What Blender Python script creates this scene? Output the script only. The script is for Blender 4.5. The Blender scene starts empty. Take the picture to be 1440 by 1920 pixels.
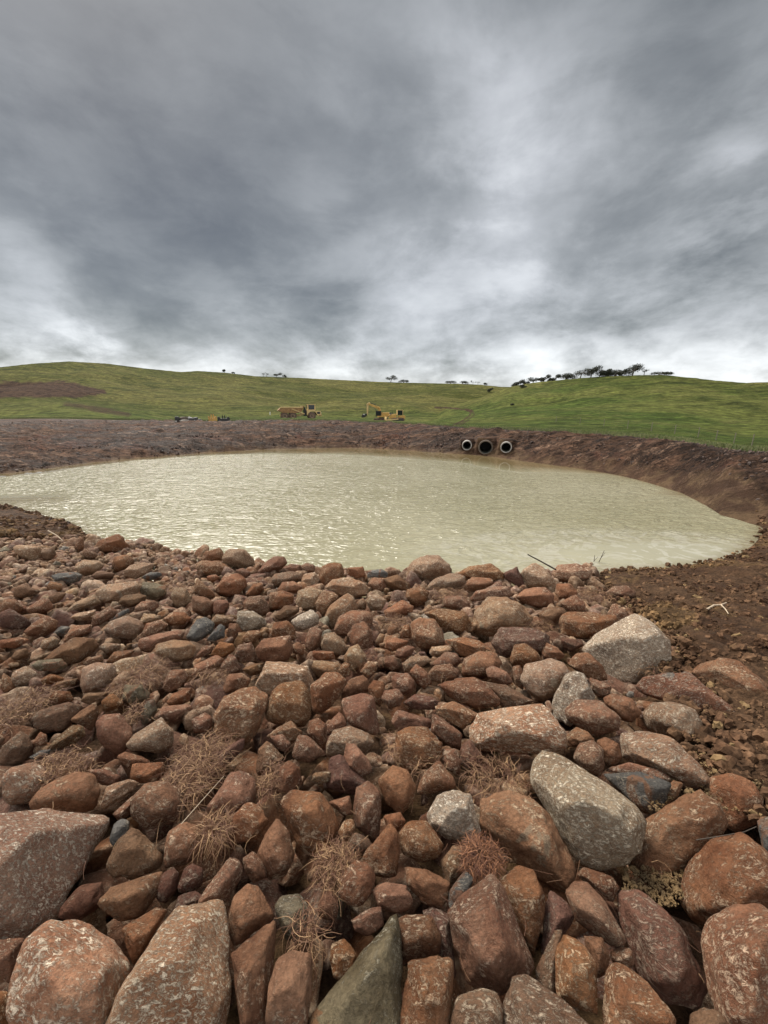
import bpy, math, random, time
T0 = time.perf_counter()
import numpy as np
from math import radians, sin, cos, atan2, sqrt, pi
random.seed(7); RNG = np.random.default_rng(11)
SC = bpy.context.scene
# ---------------------------------------------------------------- camera
CAM_H = 3.0; TILT = radians(15.15); FPX = 720.0
cd = bpy.data.cameras.new('camera'); cam = bpy.data.objects.new('camera', cd)
SC.collection.objects.link(cam); SC.camera = cam
cam.location = (0, 0, CAM_H); cam.rotation_euler = (pi/2 - TILT, 0, 0)
cd.sensor_fit = 'HORIZONTAL'; cd.sensor_width = 36; cd.lens = 18.0
cd.clip_start = 0.05; cd.clip_end = 6000
def ray(px, py):
    u = (px-720)/FPX; v = (960-py)/FPX
    return np.array([u, cos(TILT)+v*sin(TILT), -sin(TILT)+v*cos(TILT)])
def project(P):
    P = np.asarray(P, float); X = P[..., 0]; Y = P[..., 1]; Z = P[..., 2]-CAM_H
    dep = Y*cos(TILT)-Z*sin(TILT); up = Y*sin(TILT)+Z*cos(TILT)
    return np.stack([720+FPX*X/dep, 960-FPX*up/dep, dep], -1)
# ---------------------------------------------------------------- view, world, sun
SC.view_settings.view_transform = 'Standard'; SC.view_settings.look = 'None'
SC.view_settings.exposure = 1.4; SC.view_settings.gamma = 1.0
SUN_EL = radians(50); SUN_AZ = radians(-38)          # azimuth from +Y towards +X is positive
sd = bpy.data.lights.new('sun', 'SUN'); so = bpy.data.objects.new('sun', sd); SC.collection.objects.link(so)
sd.energy = 2.1; sd.angle = radians(28); sd.color = (1.0, 0.94, 0.86)
from mathutils import Vector, Matrix
sdir = Vector((sin(SUN_AZ)*cos(SUN_EL), cos(SUN_AZ)*cos(SUN_EL), sin(SUN_EL)))
so.rotation_euler = sdir.to_track_quat('Z', 'Y').to_euler()

class N:
    """tiny node-tree writer"""
    def __init__(s, nt): s.t = nt
    def n(s, typ, props=None, **inp):
        nd = s.t.nodes.new(typ)
        for k, v in (props or {}).items(): setattr(nd, k, v)
        for k, v in inp.items():
            key = int(k[1:]) if k[0] == '_' and k[1:].isdigit() else k.replace('_', ' ')
            s.put(nd.inputs[key], v)
        return nd
    def put(s, sock, v):
        if hasattr(v, 'is_output') and v.is_output: s.t.links.new(v, sock)
        elif isinstance(v, bpy.types.Node): s.t.links.new(v.outputs[0], sock)
        else:
            if isinstance(v, (tuple, list)) and len(v) == 3 and sock.type == 'RGBA': v = (*v, 1)
            sock.default_value = v
    def m(s, op, a, b=0.0, c=0.0, clamp=False):
        nd = s.t.nodes.new('ShaderNodeMath'); nd.operation = op; nd.use_clamp = clamp
        for i, v in enumerate((a, b, c)): s.put(nd.inputs[i], v)
        return nd.outputs[0]
    def vm(s, op, a, b=(0, 0, 0)):
        nd = s.t.nodes.new('ShaderNodeVectorMath'); nd.operation = op
        s.put(nd.inputs[0], a)
        if op == 'SCALE': s.put(nd.inputs['Scale'], b)
        else: s.put(nd.inputs[1], b)
        return nd.outputs['Value'] if op in ('DOT_PRODUCT', 'LENGTH') else nd.outputs[0]
    def noise(s, vec, scale, detail=4, rough=0.55, dist=0.0, col=False):
        nd = s.n('ShaderNodeTexNoise', None, Vector=vec, Scale=scale, Detail=detail, Roughness=rough, Distortion=dist)
        return nd.outputs['Color' if col else 'Fac']
    def ramp(s, f, lo, hi, a=0.0, b=1.0, smooth=True):
        nd = s.n('ShaderNodeMapRange', {'interpolation_type': 'SMOOTHSTEP' if smooth else 'LINEAR'}, Value=f)
        for i, v in zip((1, 2, 3, 4), (lo, hi, a, b)): nd.inputs[i].default_value = v
        return nd.outputs[0]
    def mix(s, f, a, b):
        nd = s.t.nodes.new('ShaderNodeMix'); nd.data_type = 'RGBA'
        s.put(nd.inputs[0], f); s.put(nd.inputs[6], a); s.put(nd.inputs[7], b)
        return nd.outputs[2]
    def mul(s, a, b):
        nd = s.t.nodes.new('ShaderNodeMix'); nd.data_type = 'RGBA'; nd.blend_type = 'MULTIPLY'
        nd.inputs[0].default_value = 1; s.put(nd.inputs[6], a); s.put(nd.inputs[7], b)
        return nd.outputs[2]

W = bpy.data.worlds.new('World'); SC.world = W; W.use_nodes = True
g = N(W.node_tree); W.node_tree.nodes.clear()
sky = g.n('ShaderNodeTexSky', {'sky_type': 'NISHITA', 'sun_disc': False, 'sun_elevation': SUN_EL, 'sun_rotation': SUN_AZ})
tc = g.n('ShaderNodeTexCoord'); D = tc.outputs['Generated']
sep = g.n('ShaderNodeSeparateXYZ', None, Vector=D)
zz = g.m('ADD', g.m('MAXIMUM', sep.outputs[2], 0.0), 0.13)
pl = g.n('ShaderNodeCombineXYZ', None, X=g.m('DIVIDE', sep.outputs[0], zz), Y=g.m('DIVIDE', sep.outputs[1], zz), Z=0.0).outputs[0]
# soft large cloud masses: (px, py, radius, brightness change)
BLOBS = [(330,380,.42,-.085),(150,500,.26,-.05),(450,500,.24,-.045),(300,120,.60,-.02),(960,260,.15,.20),(900,470,.22,.14),(760,500,.14,.06),
         (1030,430,.12,.07),(1380,330,.16,.08),(1330,500,.14,.05),(1180,590,.14,-.06),(1420,570,.16,-.06),(1200,320,.16,-.04),(0,380,.10,.09),(780,340,.14,-.05),
         (190,655,.13,.40),(30,640,.12,.04),(700,40,.55,-.045),(1120,80,.4,-.03),(1380,340,.16,.14),(560,690,.2,.10),(1060,600,.18,.06),(1000,700,.2,.03),(1350,700,.25,.10),(700,620,.16,.05),(690,200,.1,.035)]
warp = g.vm('SCALE', g.vm('SUBTRACT', g.noise(D, 2.9, 5, .55, 0, True), (.5, .5, .5)), 0.40)
Dw = g.vm('NORMALIZE', g.vm('ADD', D, warp))
acc = g.m('ADD', 0.262, 0.0)
for px, py, rad, amp in BLOBS:
    d = ray(px, py); d = d/np.linalg.norm(d)
    dist = g.vm('LENGTH', g.vm('SUBTRACT', Dw, tuple(d)))
    acc = g.m('ADD', acc, g.m('MULTIPLY', g.m('POWER', 2.718, g.m('MULTIPLY', g.m('MULTIPLY', dist, dist), -1.0/(rad*rad*.72))), amp))
Df = g.n('ShaderNodeCombineXYZ', None, X=sep.outputs[0], Y=sep.outputs[1], Z=g.m('MULTIPLY', sep.outputs[2], 2.1)).outputs[0]
n1 = g.m('SUBTRACT', g.noise(Df, 2.3, 7, .5, .25), .5)
n2 = g.m('SUBTRACT', g.noise(Df, 4.6, 8, .56, .2), .5)
n3 = g.m('SUBTRACT', g.noise(D, 1.9, 6, .52, .3), .5)
n4 = g.m('SUBTRACT', g.noise(Df, 13, 7, .6, .25), .5)
low = g.ramp(sep.outputs[2], 0.05, 0.70, 1.0, 0.16)
hor = g.ramp(sep.outputs[2], 0.06, 0.34, 1.0, 0.0)
acc = g.m('ADD', acc, g.m('MULTIPLY', hor, 0.11))
acc = g.m('ADD', acc, g.ramp(sep.outputs[2], 0.07, 0.17, .20, 0.0))
edge2 = g.m('SUBTRACT', g.ramp(g.noise(Df, 4.2, 9, .60, .25), .38, .62), .5)
tex = g.m('ADD', g.m('MULTIPLY', n1, 1.15), g.m('MULTIPLY', n2, g.m('ADD', .55, g.m('MULTIPLY', low, .75))))
tex = g.m('ADD', tex, g.m('ADD', g.m('MULTIPLY', n4, g.m('ADD', .22, g.m('MULTIPLY', hor, .85))), g.m('ADD', g.m('MULTIPLY', n3, .45), g.m('MULTIPLY', edge2, g.m('ADD', .16, g.m('MULTIPLY', low, .34))))))
acc = g.m('MULTIPLY', g.m('SMOOTH_MAX', acc, 0.13, 0.10), g.m('ADD', 1.0, tex))
# unseen sky behind the camera and overhead, brightened to add light on the stones
back = g.ramp(sep.outputs[1], 0.15, -0.5, 0.0, 0.60)
zen = g.ramp(sep.outputs[2], 0.84, 0.98, 0.0, 0.80)
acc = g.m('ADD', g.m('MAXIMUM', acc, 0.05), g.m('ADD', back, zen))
shade = g.ramp(acc, 0.12, 0.45, 0.0, 1.0, False)
tint = g.mix(shade, (0.97, 1.0, 0.965), (0.97, 0.99, 1.01))
cl = g.vm('SCALE', tint, g.m('MULTIPLY', acc, 0.42))
skyl = g.vm('SCALE', sky.outputs[0], 0.007)
tot = g.vm('ADD', cl, skyl)
bg = g.n('ShaderNodeBackground', None, Color=tot, Strength=1.0)
out = g.n('ShaderNodeOutputWorld'); W.node_tree.links.new(bg.outputs[0], out.inputs[0])

# ---------------------------------------------------------------- helpers
def link(o, parent=None):
    SC.collection.objects.link(o)
    if parent is not None: o.parent = parent
    return o
def tag(o, label=None, cat=None, group=None, kind=None):
    if label: o['label'] = label
    if cat: o['category'] = cat
    if group: o['group'] = group
    if kind: o['kind'] = kind
    return o
def mesh_np(name, V, F, mats=None, smooth=True, mi=None):
    """V (n,3), F (m,k) with k = 3 or 4"""
    me = bpy.data.meshes.new(name); V = np.ascontiguousarray(V, np.float32); F = np.ascontiguousarray(F, np.int32)
    me.vertices.add(len(V)); me.vertices.foreach_set('co', V.ravel())
    k = F.shape[1]; me.loops.add(F.size); me.loops.foreach_set('vertex_index', F.ravel())
    me.polygons.add(len(F)); me.polygons.foreach_set('loop_start', np.arange(0, F.size, k, dtype=np.int32))
    me.polygons.foreach_set('use_smooth', np.full(len(F), smooth))
    for m in (mats or []): me.materials.append(m)
    if mi is not None: me.polygons.foreach_set('material_index', np.asarray(mi, np.int32))
    me.update(calc_edges=True); return me
def obj_np(name, V, F, mat, parent=None, smooth=True, loc=None):
    o = bpy.data.objects.new(name, mesh_np(name, V, F, [mat] if mat else None, smooth))
    if loc is not None: o.location = loc
    return link(o, parent)
def empty(name, loc, rz=0.0):
    o = bpy.data.objects.new(name, None); o.location = loc; o.rotation_euler = (0, 0, rz); o.empty_display_size = .2
    return link(o)
def attr(me, name, vals):
    a = me.attributes.new(name, 'FLOAT', 'POINT'); a.data.foreach_set('value', np.ascontiguousarray(vals, np.float32))
def _h(ix, iy, iz, s):
    h = (ix*374761393 + iy*668265263 + iz*1274126177 + s*974634777) & 0xffffffff
    h = ((h ^ (h >> 13))*1274126177) & 0xffffffff
    return ((h ^ (h >> 16)) & 0xffff)/65535.0*2-1
def vnoise(P, s=0):
    P = np.asarray(P, float); i = np.floor(P).astype(np.int64); f = P-i; f = f*f*(3-2*f)
    x, y, z = i[:, 0], i[:, 1], i[:, 2]; r = 0
    for dx in (0, 1):
        wx = f[:, 0] if dx else 1-f[:, 0]
        for dy in (0, 1):
            wy = f[:, 1] if dy else 1-f[:, 1]
            for dz in (0, 1):
                wz = f[:, 2] if dz else 1-f[:, 2]
                r = r + wx*wy*wz*_h(x+dx, y+dy, z+dz, s)
    return r
def fbm(P, oct=4, s=0, gain=.5):
    r = 0; a = 1.0; P = np.asarray(P, float)
    for k in range(oct): r = r + a*vnoise(P*(2.03**k)+17.3*k, s+k); a *= gain
    return r
def fbm2(x, y, sc, oct=4, s=0, gain=.5):
    return fbm(np.stack([x*sc, y*sc, np.zeros_like(x)+.37], -1), oct, s, gain)
def sstep(a, b, x):
    t = np.clip((np.asarray(x, float)-a)/(b-a), 0, 1); return t*t*(3-2*t)
def in_poly(x, y, poly):
    x = np.asarray(x, float); y = np.asarray(y, float); r = np.zeros(x.shape, bool); n = len(poly)
    for i in range(n):
        x1, y1 = poly[i]; x2, y2 = poly[(i+1) % n]
        if y1 == y2: continue
        c = ((y1 > y) != (y2 > y)) & (x < (x2-x1)*(y-y1)/(y2-y1)+x1); r ^= c
    return r
def seg_dist(x, y, poly, closed=True):
    best = np.full(np.shape(x), 1e9); n = len(poly)
    for i in range(n if closed else n-1):
        x1, y1 = poly[i]; x2, y2 = poly[(i+1) % n]
        dx, dy = x2-x1, y2-y1; L = dx*dx+dy*dy+1e-12
        t = np.clip(((x-x1)*dx+(y-y1)*dy)/L, 0, 1)
        best = np.minimum(best, np.hypot(x-x1-t*dx, y-y1-t*dy))
    return best

# ---------------------------------------------------------------- terrain description
def unproj0(px, py, z=0.0):
    d = ray(px, py); t = (z-CAM_H)/d[2]; return (d[0]*t, d[1]*t)
far_px = [(0,890),(60,883),(100,877),(200,864),(300,856),(400,848),(480,843),(600,839.5),(700,841),(800,847),(850,851),(900,853),(950,858),
          (1000,866),(1050,872),(1100,879),(1170,889),(1210,899),(1260,912),(1330,935),(1390,955),(1425,975),(1434,995),(1415,1020),(1390,1038),
          (1340,1052),(1300,1058),(1240,1066),(1160,1069)]
POND = [unproj0(*p) for p in far_px] + [(3.2, 6.55), (1.5, 6.5), (0, 6.5), (-1.5, 6.7), (-3, 7.05), (-4.6, 7.6), (-6, 8.3)] + \
       [unproj0(*p) for p in [(160,1004),(150,985),(100,972),(50,958),(0,945)]] + [(-15.5, 12.6), (-19.5, 13.6), (-22, 16), (-21, 18)]
def smooth_poly(P, it=2):
    P = [np.array(p) for p in P]
    for _ in range(it):
        Q = []
        for i in range(len(P)):
            a, b = P[i], P[(i+1) % len(P)]; Q += [a*.75+b*.25, a*.25+b*.75]
        P = Q
    return [tuple(p) for p in P]
PONDS = smooth_poly(POND, 1)
def pond_sd(x, y):
    d = seg_dist(x, y, PONDS); return np.where(in_poly(x, y, PONDS), -d, d)
def to_as(px, py):
    d = ray(px, py); return atan2(d[0], d[1]), d[2]/math.hypot(d[0], d[1])
def poly_as(pts):
    A = np.array([to_as(*p) for p in pts]); o = np.argsort(A[:, 0]); A = A[o]
    return lambda az: np.interp(az, A[:, 0], A[:, 1])
crest = poly_as([(-60,785),(0,785),(100,785),(250,788),(400,791),(560,789),(720,793),(840,801),(960,807),(1100,814),(1200,821),(1300,831),(1380,846),(1440,849),(1500,850)])
skyA = poly_as([(-100,690),(0,688),(60,681),(130,677),(200,681),(270,690),(340,697),(370,695),(420,698),(480,705),(560,708),(660,713),(720,716),(800,718),(860,719),(900,721),(940,725),(1100,726),(1440,716),(1540,712)])
skyB = poly_as([(780,800),(840,764),(880,752),(920,738),(960,724),(1000,717),(1060,711),(1120,706),(1200,703),(1240,702),(1270,705),(1310,709),(1340,713),(1390,717),(1440,721),(1540,730)])
ZC = 1.4
def ground(x, y, d=None):
    x = np.asarray(x, float); y = np.asarray(y, float)
    d = pond_sd(x, y) if d is None else d; az = np.arctan2(x, np.maximum(y, 1e-6)); r = np.hypot(x, y)
    az = np.clip(np.where(y > 0, az, np.sign(x)*1.6), -.8, .8)
    dp = np.maximum(d, 0)
    far = 1.25*(1-np.exp(-dp/1.9))+.15*sstep(3, 14, dp)
    left = 1.25*(1-np.exp(-dp/9.))
    right = 1.45*(1-np.exp(-dp/5.6))
    near = np.minimum(.205*dp, 1.38)
    near = 1.38-np.log1p(np.exp((1.38-.207*dp)*6))/6
    near = np.where(dp < .01, 0, np.maximum(near, 0))
    wr = sstep(.42, .75, np.arctan2(x, np.maximum(y-4, .5)))
    wl = sstep(-.35, -.75, np.arctan2(x, np.maximum(y, .5)))
    z = far*(1-wr)+right*wr; z = z*(1-wl)+left*wl
    wn = sstep(9.5, 6.0, y-.25*np.maximum(-x-3, 0)-.1*np.maximum(x-3, 0)); z = z*(1-wn)+near*wn
    z = np.where(d < 0, -np.minimum(-d*.28, 1.6), z)
    # hills beyond the dirt
    sc = crest(az); rc = (ZC-CAM_H)/sc
    RA = 300.0+0*az; RB = 165.0+0*az
    t = np.maximum((r-rc), 0)
    def hill(R, s1):
        q = np.clip(t/(R-rc), 0, 1)
        s = sc+(s1-sc)*q**1.45
        zz = CAM_H+r*s
        top = CAM_H+R*s1
        return np.where(r > R, top-(r-R)**1.0*.10*np.minimum((r-R)/60, 1), zz)
    hA = hill(RA, skyA(az)); sB = skyB(az)
    hB = np.where(sB > sc+.004, hill(RB, sB), -50)
    und = fbm2(x, y, 1/38., 3, 5)*sstep(60, 130, r)*sstep(300, 250, r)*np.minimum(r/100, 2)*1.0
    fold = np.abs(fbm2(x*.8+y*.35, y*.5, 1/45., 2, 31))*sstep(70, 150, r)*sstep(300, 240, r)*3.2
    hA = hA+und*1.1-fold
    undB = fbm2(x, y, 1/22., 3, 9)*sstep(60, 110, r)*sstep(163, 135, r)*.8
    h = np.maximum(hA, hB+undB)
    w = sstep(rc-7, rc, r)
    z = z*(1-w)+h*w
    return z
def rayhit(px, py, lift=0.0, f=None):
    f = f or ground; d = ray(px, py); t = (0.9-CAM_H)/min(d[2], -.02)
    for _ in range(14):
        zg = float(f(np.array([d[0]*t]), np.array([d[1]*t]))[0])+lift
        t2 = (zg-CAM_H)/min(d[2], -.02); t = t*.4+t2*.6
    return np.array([d[0]*t, d[1]*t, CAM_H+d[2]*t])
def at_dist(px, dist, py=800):
    """ground point seen in column px at a horizontal distance"""
    az, _ = to_as(px, py); x, y = sin(az)*dist, cos(az)*dist
    return np.array([x, y, float(ground(np.array([x]), np.array([y]))[0])])
# the strip of land the stones cover
ROCKZONE = [tuple(rayhit(*p)[:2]) for p in [(1108,1066),(1130,1110),(1195,1140),(1262,1190),(1270,1262),(1310,1400),(1345,1450),(1440,1530)]] + \
    [(2.6, .4), (2.8, -2.2), (-5, -2.4), (-13, 2), (-14, 8.0), (-10.6, 8.7)] + [tuple(rayhit(*p)[:2]) for p in [(0,1003),(150,1010)]] + \
    [(-6.2, 8.5), (-4.5, 7.8), (-3, 7.25), (-1.5, 6.9), (0, 6.7), (1.5, 6.7), (3.2, 6.75)]
def rockmask(x, y):
    return in_poly(x, y, ROCKZONE)
def rocksd(x, y):
    d = seg_dist(x, y, ROCKZONE); return np.where(in_poly(x, y, ROCKZONE), -d, d)

# ---------------------------------------------------------------- materials
def mat(name):
    m = bpy.data.materials.new(name); m.use_nodes = True; m.node_tree.nodes.clear()
    k = N(m.node_tree); b = k.n('ShaderNodeBsdfPrincipled'); o = k.n('ShaderNodeOutputMaterial')
    m.node_tree.links.new(b.outputs[0], o.inputs[0]); return m, k, b
def bump(k, h, strength, dist, nrm=None):
    nd = k.n('ShaderNodeBump', None, Height=h, Strength=strength, Distance=dist)
    if nrm is not None: k.put(nd.inputs['Normal'], nrm)
    return nd.outputs[0]
def simple(name, col, rough=.6, metal=0., var=.25, scale=4.):
    m, k, b = mat(name); tc = k.n('ShaderNodeTexCoord').outputs['Object']
    f = k.ramp(k.noise(tc, scale, 5, .6), .3, .7, 1-var, 1+var)
    k.put(b.inputs['Base Color'], k.vm('SCALE', tuple(col), f)); b.inputs['Roughness'].default_value = rough; b.inputs['Metallic'].default_value = metal
    return m
def rock_mat(name, c1, c2, pale, amt, streak=0., grey=None, greyamt=0., sc=1.0, valscale=1.0):
    m, k, b = mat(name); vs = valscale
    tc = k.n('ShaderNodeTexCoord').outputs['Object']; oi = k.n('ShaderNodeObjectInfo').outputs['Random']
    geo = k.n('ShaderNodeNewGeometry'); isl = geo.outputs['Random Per Island']
    rnd = k.m('FRACT', k.m('ADD', oi, isl))
    P = k.vm('ADD', k.vm('SCALE', tc, sc), k.n('ShaderNodeCombineXYZ', None, X=k.m('MULTIPLY', rnd, 37.), Y=k.m('MULTIPLY', rnd, 91.), Z=k.m('MULTIPLY', rnd, 53.)).outputs[0])
    P = k.vm('SCALE', P, k.ramp(k.m('FRACT', k.m('MULTIPLY', rnd, 5.7)), 0, 1, .75, 1.35, False)); var = k.ramp(k.m('FRACT', k.m('MULTIPLY', rnd, 11.3)), 0, 1, -.075, .075, False)
    big = k.noise(P, 5, 5, .6, .3)
    col = k.mix(k.ramp(big, .32, .68), c1, c2)
    fine = k.noise(P, 60, 5, .7)
    col = k.vm('SCALE', col, k.ramp(fine, .3, .7, .72, 1.28))
    if grey:
        gm = k.ramp(k.noise(P, 4.2, 4, .6, .8), .68-greyamt*.28, .72-greyamt*.28)
        col = k.mix(gm, col, grey)
    # pale mineral crust: ragged flecks and blotches gathered in places, stretched along the grain
    gr = k.n('ShaderNodeMapping', None, Vector=P); gr.inputs['Rotation'].default_value = (.5, .4, .7); gr.inputs['Scale'].default_value = (.8, 1.1+1.1*streak, 1.3)
    where = k.ramp(k.m('ADD', k.noise(P, 6, 6, .7, .4), var), .53-.14*amt, .60-.10*amt)
    f1 = k.ramp(k.noise(gr.outputs[0], 42, 8, .78, 0.7), .505, .565)
    f2 = k.ramp(k.noise(gr.outputs[0], 78, 4, .7, 1.2), .57, .62)
    f3 = k.ramp(k.noise(P, 9, 6, .7, .5), .60-.06*amt, .64-.03*amt)
    fl = k.m('MULTIPLY', where, k.m('MAXIMUM', f1, k.m('MULTIPLY', f2, .9)), clamp=True)
    fl = k.m('MAXIMUM', fl, k.m('MULTIPLY', f2, .05+.28*amt))
    fl = k.m('MAXIMUM', fl, k.m('MULTIPLY', k.m('MULTIPLY', f3, f1), .75))
    dust = k.m('MULTIPLY', k.ramp(k.m('ADD', k.noise(P, 3.4, 7, .7, .3), var), .46, .68), .34)
    # thin veins
    vn = k.m('ABSOLUTE', k.m('SUBTRACT', k.noise(P, 4.2, 5, .62, .5), .5))
    vein = k.m('MULTIPLY', k.ramp(vn, .006, .0, 0., .8), k.ramp(k.noise(P, 3, 2), .5, .62))
    fl = k.m('MAXIMUM', fl, vein)
    # worn edges
    edge = k.m('MULTIPLY', k.ramp(geo.outputs['Pointiness'], .525, .575), k.ramp(k.noise(P, 22, 4, .7), .38, .62, .15, .75))
    fl = k.m('MAXIMUM', fl, edge)
    pc = k.vm('SCALE', pale, k.ramp(k.noise(P, 25, 3), .3, .7, .7, 1.2))
    col = k.mix(dust, col, k.vm('ADD', k.vm('SCALE', col, .75), k.vm('SCALE', pale, .17)))
    col = k.mix(k.m('MULTIPLY', fl, .74), col, pc)
    # dark pits
    pit = k.ramp(k.noise(P, 28, 5, .75, .4), .36, .30)
    col = k.mix(k.m('MULTIPLY', pit, .55), col, tuple(np.array(c1)*.35))
    val = k.m('MULTIPLY', k.ramp(rnd, 0, 1, .84, 1.20, False), vs)
    hs = k.n('ShaderNodeHueSaturation', None, Color=k.vm('SCALE', col, val), Hue=k.ramp(k.m('FRACT', k.m('MULTIPLY', rnd, 7.3)), 0, 1, .4975, .5055, False),
             Saturation=k.ramp(k.m('FRACT', k.m('MULTIPLY', rnd, 3.7)), 0, 1, .88, 1.04, False))
    k.put(b.inputs['Base Color'], hs.outputs[0])
    k.put(b.inputs['Roughness'], k.ramp(big, .3, .7, .62, .85)); b.inputs['Specular IOR Level'].default_value = .10
    h = k.m('ADD', k.m('MULTIPLY', k.noise(P, 14, 9, .68, .3), 1.0), k.m('ADD', k.m('MULTIPLY', fine, .25), k.m('MULTIPLY', fl, .12)))
    k.put(b.inputs['Normal'], bump(k, h, 1.0, .05)); return m
pal = (.66, .47, .31)
RM = {
 'R': rock_mat('red_stone', (.150, .060, .029), (.245, .112, .056), pal, .55, .3, (.20, .14, .095), -.1),
 'B': rock_mat('brown_stone', (.125, .060, .030), (.205, .110, .058), (.52, .40, .27), .40, .6, (.19, .13, .08), .0),
 'P': rock_mat('pale_stone', (.245, .125, .064), (.340, .205, .118), (.74, .58, .41), 1.0, .2, (.28, .21, .14), .1),
 'T': rock_mat('crusted_stone', (.270, .122, .066), (.390, .212, .125), (.95, .80, .60), 1.25, .8, (.28, .22, .15), .0),
 'L': rock_mat('light_speckled_stone', (.250, .160, .098), (.370, .270, .180), (.95, .82, .63), 1.55, .2, (.27, .205, .14), .05),
 'S': rock_mat('slate_stone', (.080, .074, .067), (.150, .138, .122), (.52, .44, .34), .45, 1.0, (.17, .085, .05), .45),
 'O': rock_mat('orange_stone', (.205, .088, .042), (.280, .140, .074), (.66, .47, .30), .55, .2, (.24, .16, .1), .1),
 'D': rock_mat('dark_stone', (.115, .050, .032), (.165, .076, .048), (.42, .31, .22), .28, .3),
 'G': rock_mat('grey_green_stone', (.105, .078, .046), (.200, .158, .100), (.50, .44, .33), .4, 1.0, (.20, .105, .06), .35),
 'r': rock_mat('shaded_small_red_stone', (.150, .060, .029), (.235, .106, .052), pal, .45, .3, (.20, .14, .095), -.1, 1.0, .82),  # red stone darkened, shade between the big stones put into its colour
 'b': rock_mat('shaded_small_brown_stone', (.125, .060, .030), (.205, .110, .058), pal, .35, .3, (.19, .13, .08), .0, 1.0, .78),  # brown stone with the same painted-in shade for the gaps
 'F': rock_mat('slab_stone', (.165, .066, .040), (.240, .110, .066), (.62, .48, .36), .9, .8, (.17, .15, .13), .2),
}
def soil_nodes(k, P, dark=1.0, yellow=0.4):
    a = k.noise(P, 1.3, 6, .6, .3); b = k.noise(P, 9, 8, .68); c = k.noise(P, 45, 4, .7)
    col = k.mix(k.ramp(a, .35, .65), (.072*dark, .038*dark, .021*dark), (.120*dark, .069*dark, .038*dark))
    col = k.mix(k.m('MULTIPLY', k.ramp(k.noise(P, .8, 6, .65, .8), .53, .62), yellow), col, (.185, .115, .050))
    col = k.vm('SCALE', col, k.ramp(b, .3, .7, .55, 1.4)); col = k.vm('SCALE', col, k.ramp(c, .3, .7, .7, 1.3))
    return col, k.m('ADD', b, k.m('MULTIPLY', c, .35))
# ground: soil near, clay banks, grass hills, in one material steered by what grows where
GM, k, b = mat('ground_surface')
P = k.n('ShaderNodeTexCoord').outputs['Object']
def at(n): return k.n('ShaderNodeAttribute', {'attribute_name': n}).outputs['Fac']
soil, soilh = soil_nodes(k, P)
# trodden clay of the banks: wet purple brown with drier streaks
stretch = k.n('ShaderNodeMapping', None, Vector=P); stretch.inputs['Scale'].default_value = (.22, 1.0, 1); stretch.inputs['Rotation'].default_value = (0, 0, -.06)
c1 = k.noise(stretch.outputs[0], .55, 8, .66, .8); c2 = k.noise(stretch.outputs[0], 2.2, 8, .7, .5); c3 = k.noise(P, 9, 5, .7)
clay = k.mix(k.ramp(c1, .42, .62), (.048, .026, .016), (.122, .068, .043))
clay = k.mix(k.m('MULTIPLY', k.ramp(c2, .54, .62), .8), clay, (.215, .135, .090))
clay = k.mix(k.m('MULTIPLY', k.ramp(k.noise(P, .25, 4, .6, .5), .55, .66), .5), clay, (.115, .046, .030))
clay = k.vm('SCALE', clay, k.ramp(k.noise(stretch.outputs[0], 5.1, 8, .74), .38, .62, .40, 1.45)); clay = k.vm('SCALE', clay, k.ramp(c3, .3, .7, .72, 1.28))
crk = k.m('ABSOLUTE', k.m('SUBTRACT', k.noise(stretch.outputs[0], 1.5, 7, .68, 1.0), .5))
clay = k.vm('SCALE', clay, k.ramp(crk, .0, .035, .22, 1.0))
wet = k.mix(k.ramp(k.noise(P, 1.1, 6, .7, .6), .42, .60), (.080, .045, .027), (.185, .118, .064))
clay = k.mix(at('shore'), clay, wet)
col = k.mix(at('near'), clay, soil)
# grass
gs = k.n('ShaderNodeMapping', None, Vector=P); gs.inputs['Scale'].default_value = (.5, 1.0, 1.0)
g1 = k.noise(gs.outputs[0], .035, 6, .6, .4); g2 = k.noise(gs.outputs[0], .22, 8, .68, .6); g3 = k.noise(gs.outputs[0], 1.1, 6, .75)
gc = k.mix(k.ramp(g1, .40, .60), (.050, .073, .014), (.088, .098, .024))
gc = k.mix(k.ramp(at('high'), 0.15, 1.0), gc, k.mix(k.ramp(g1, .42, .6), (.058, .062, .013), (.100, .092, .026)))
gc = k.mix(k.m('MULTIPLY', k.ramp(g2, .52, .64), .42), gc, (.140, .130, .045))
gc = k.mix(k.m('MULTIPLY', k.ramp(g2, .48, .38), .75), gc, (.032, .041, .010))
sl = k.n('ShaderNodeMapping', None, Vector=P); sl.inputs['Scale'].default_value = (.16, 1.0, 1.0)
gl = k.noise(sl.outputs[0], .45, 7, .7, .4)
gc = k.vm('SCALE', gc, k.ramp(gl, .36, .64, .74, 1.26))
gc = k.vm('SCALE', gc, k.ramp(g3, .32, .68, .62, 1.4)); gc = k.vm('SCALE', gc, k.ramp(k.noise(P, .6, 5, .7, .5), .34, .66, .75, 1.28))
gc = k.mix(at('dry'), gc, k.vm('SCALE', (.175, .155, .065), k.ramp(g3, .3, .7, .7, 1.35)))
gc = k.mix(at('bare'), gc, k.mix(k.ramp(k.noise(P, .5, 6, .7, .5), .4, .6), (.030, .017, .012), (.075, .044, .026)))
edgefac = k.ramp(k.m('ADD', at('grass'), k.m('MULTIPLY', k.m('SUBTRACT', k.noise(P, 1.2, 6, .7, .5), .5), .9)), .42, .56)
col = k.mix(edgefac, col, gc)
k.put(b.inputs['Base Color'], col)
k.put(b.inputs['Roughness'], k.m('MAXIMUM', k.ramp(c1, .35, .65, .55, .85), edgefac))
b.inputs['Specular IOR Level'].default_value = .1
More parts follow.
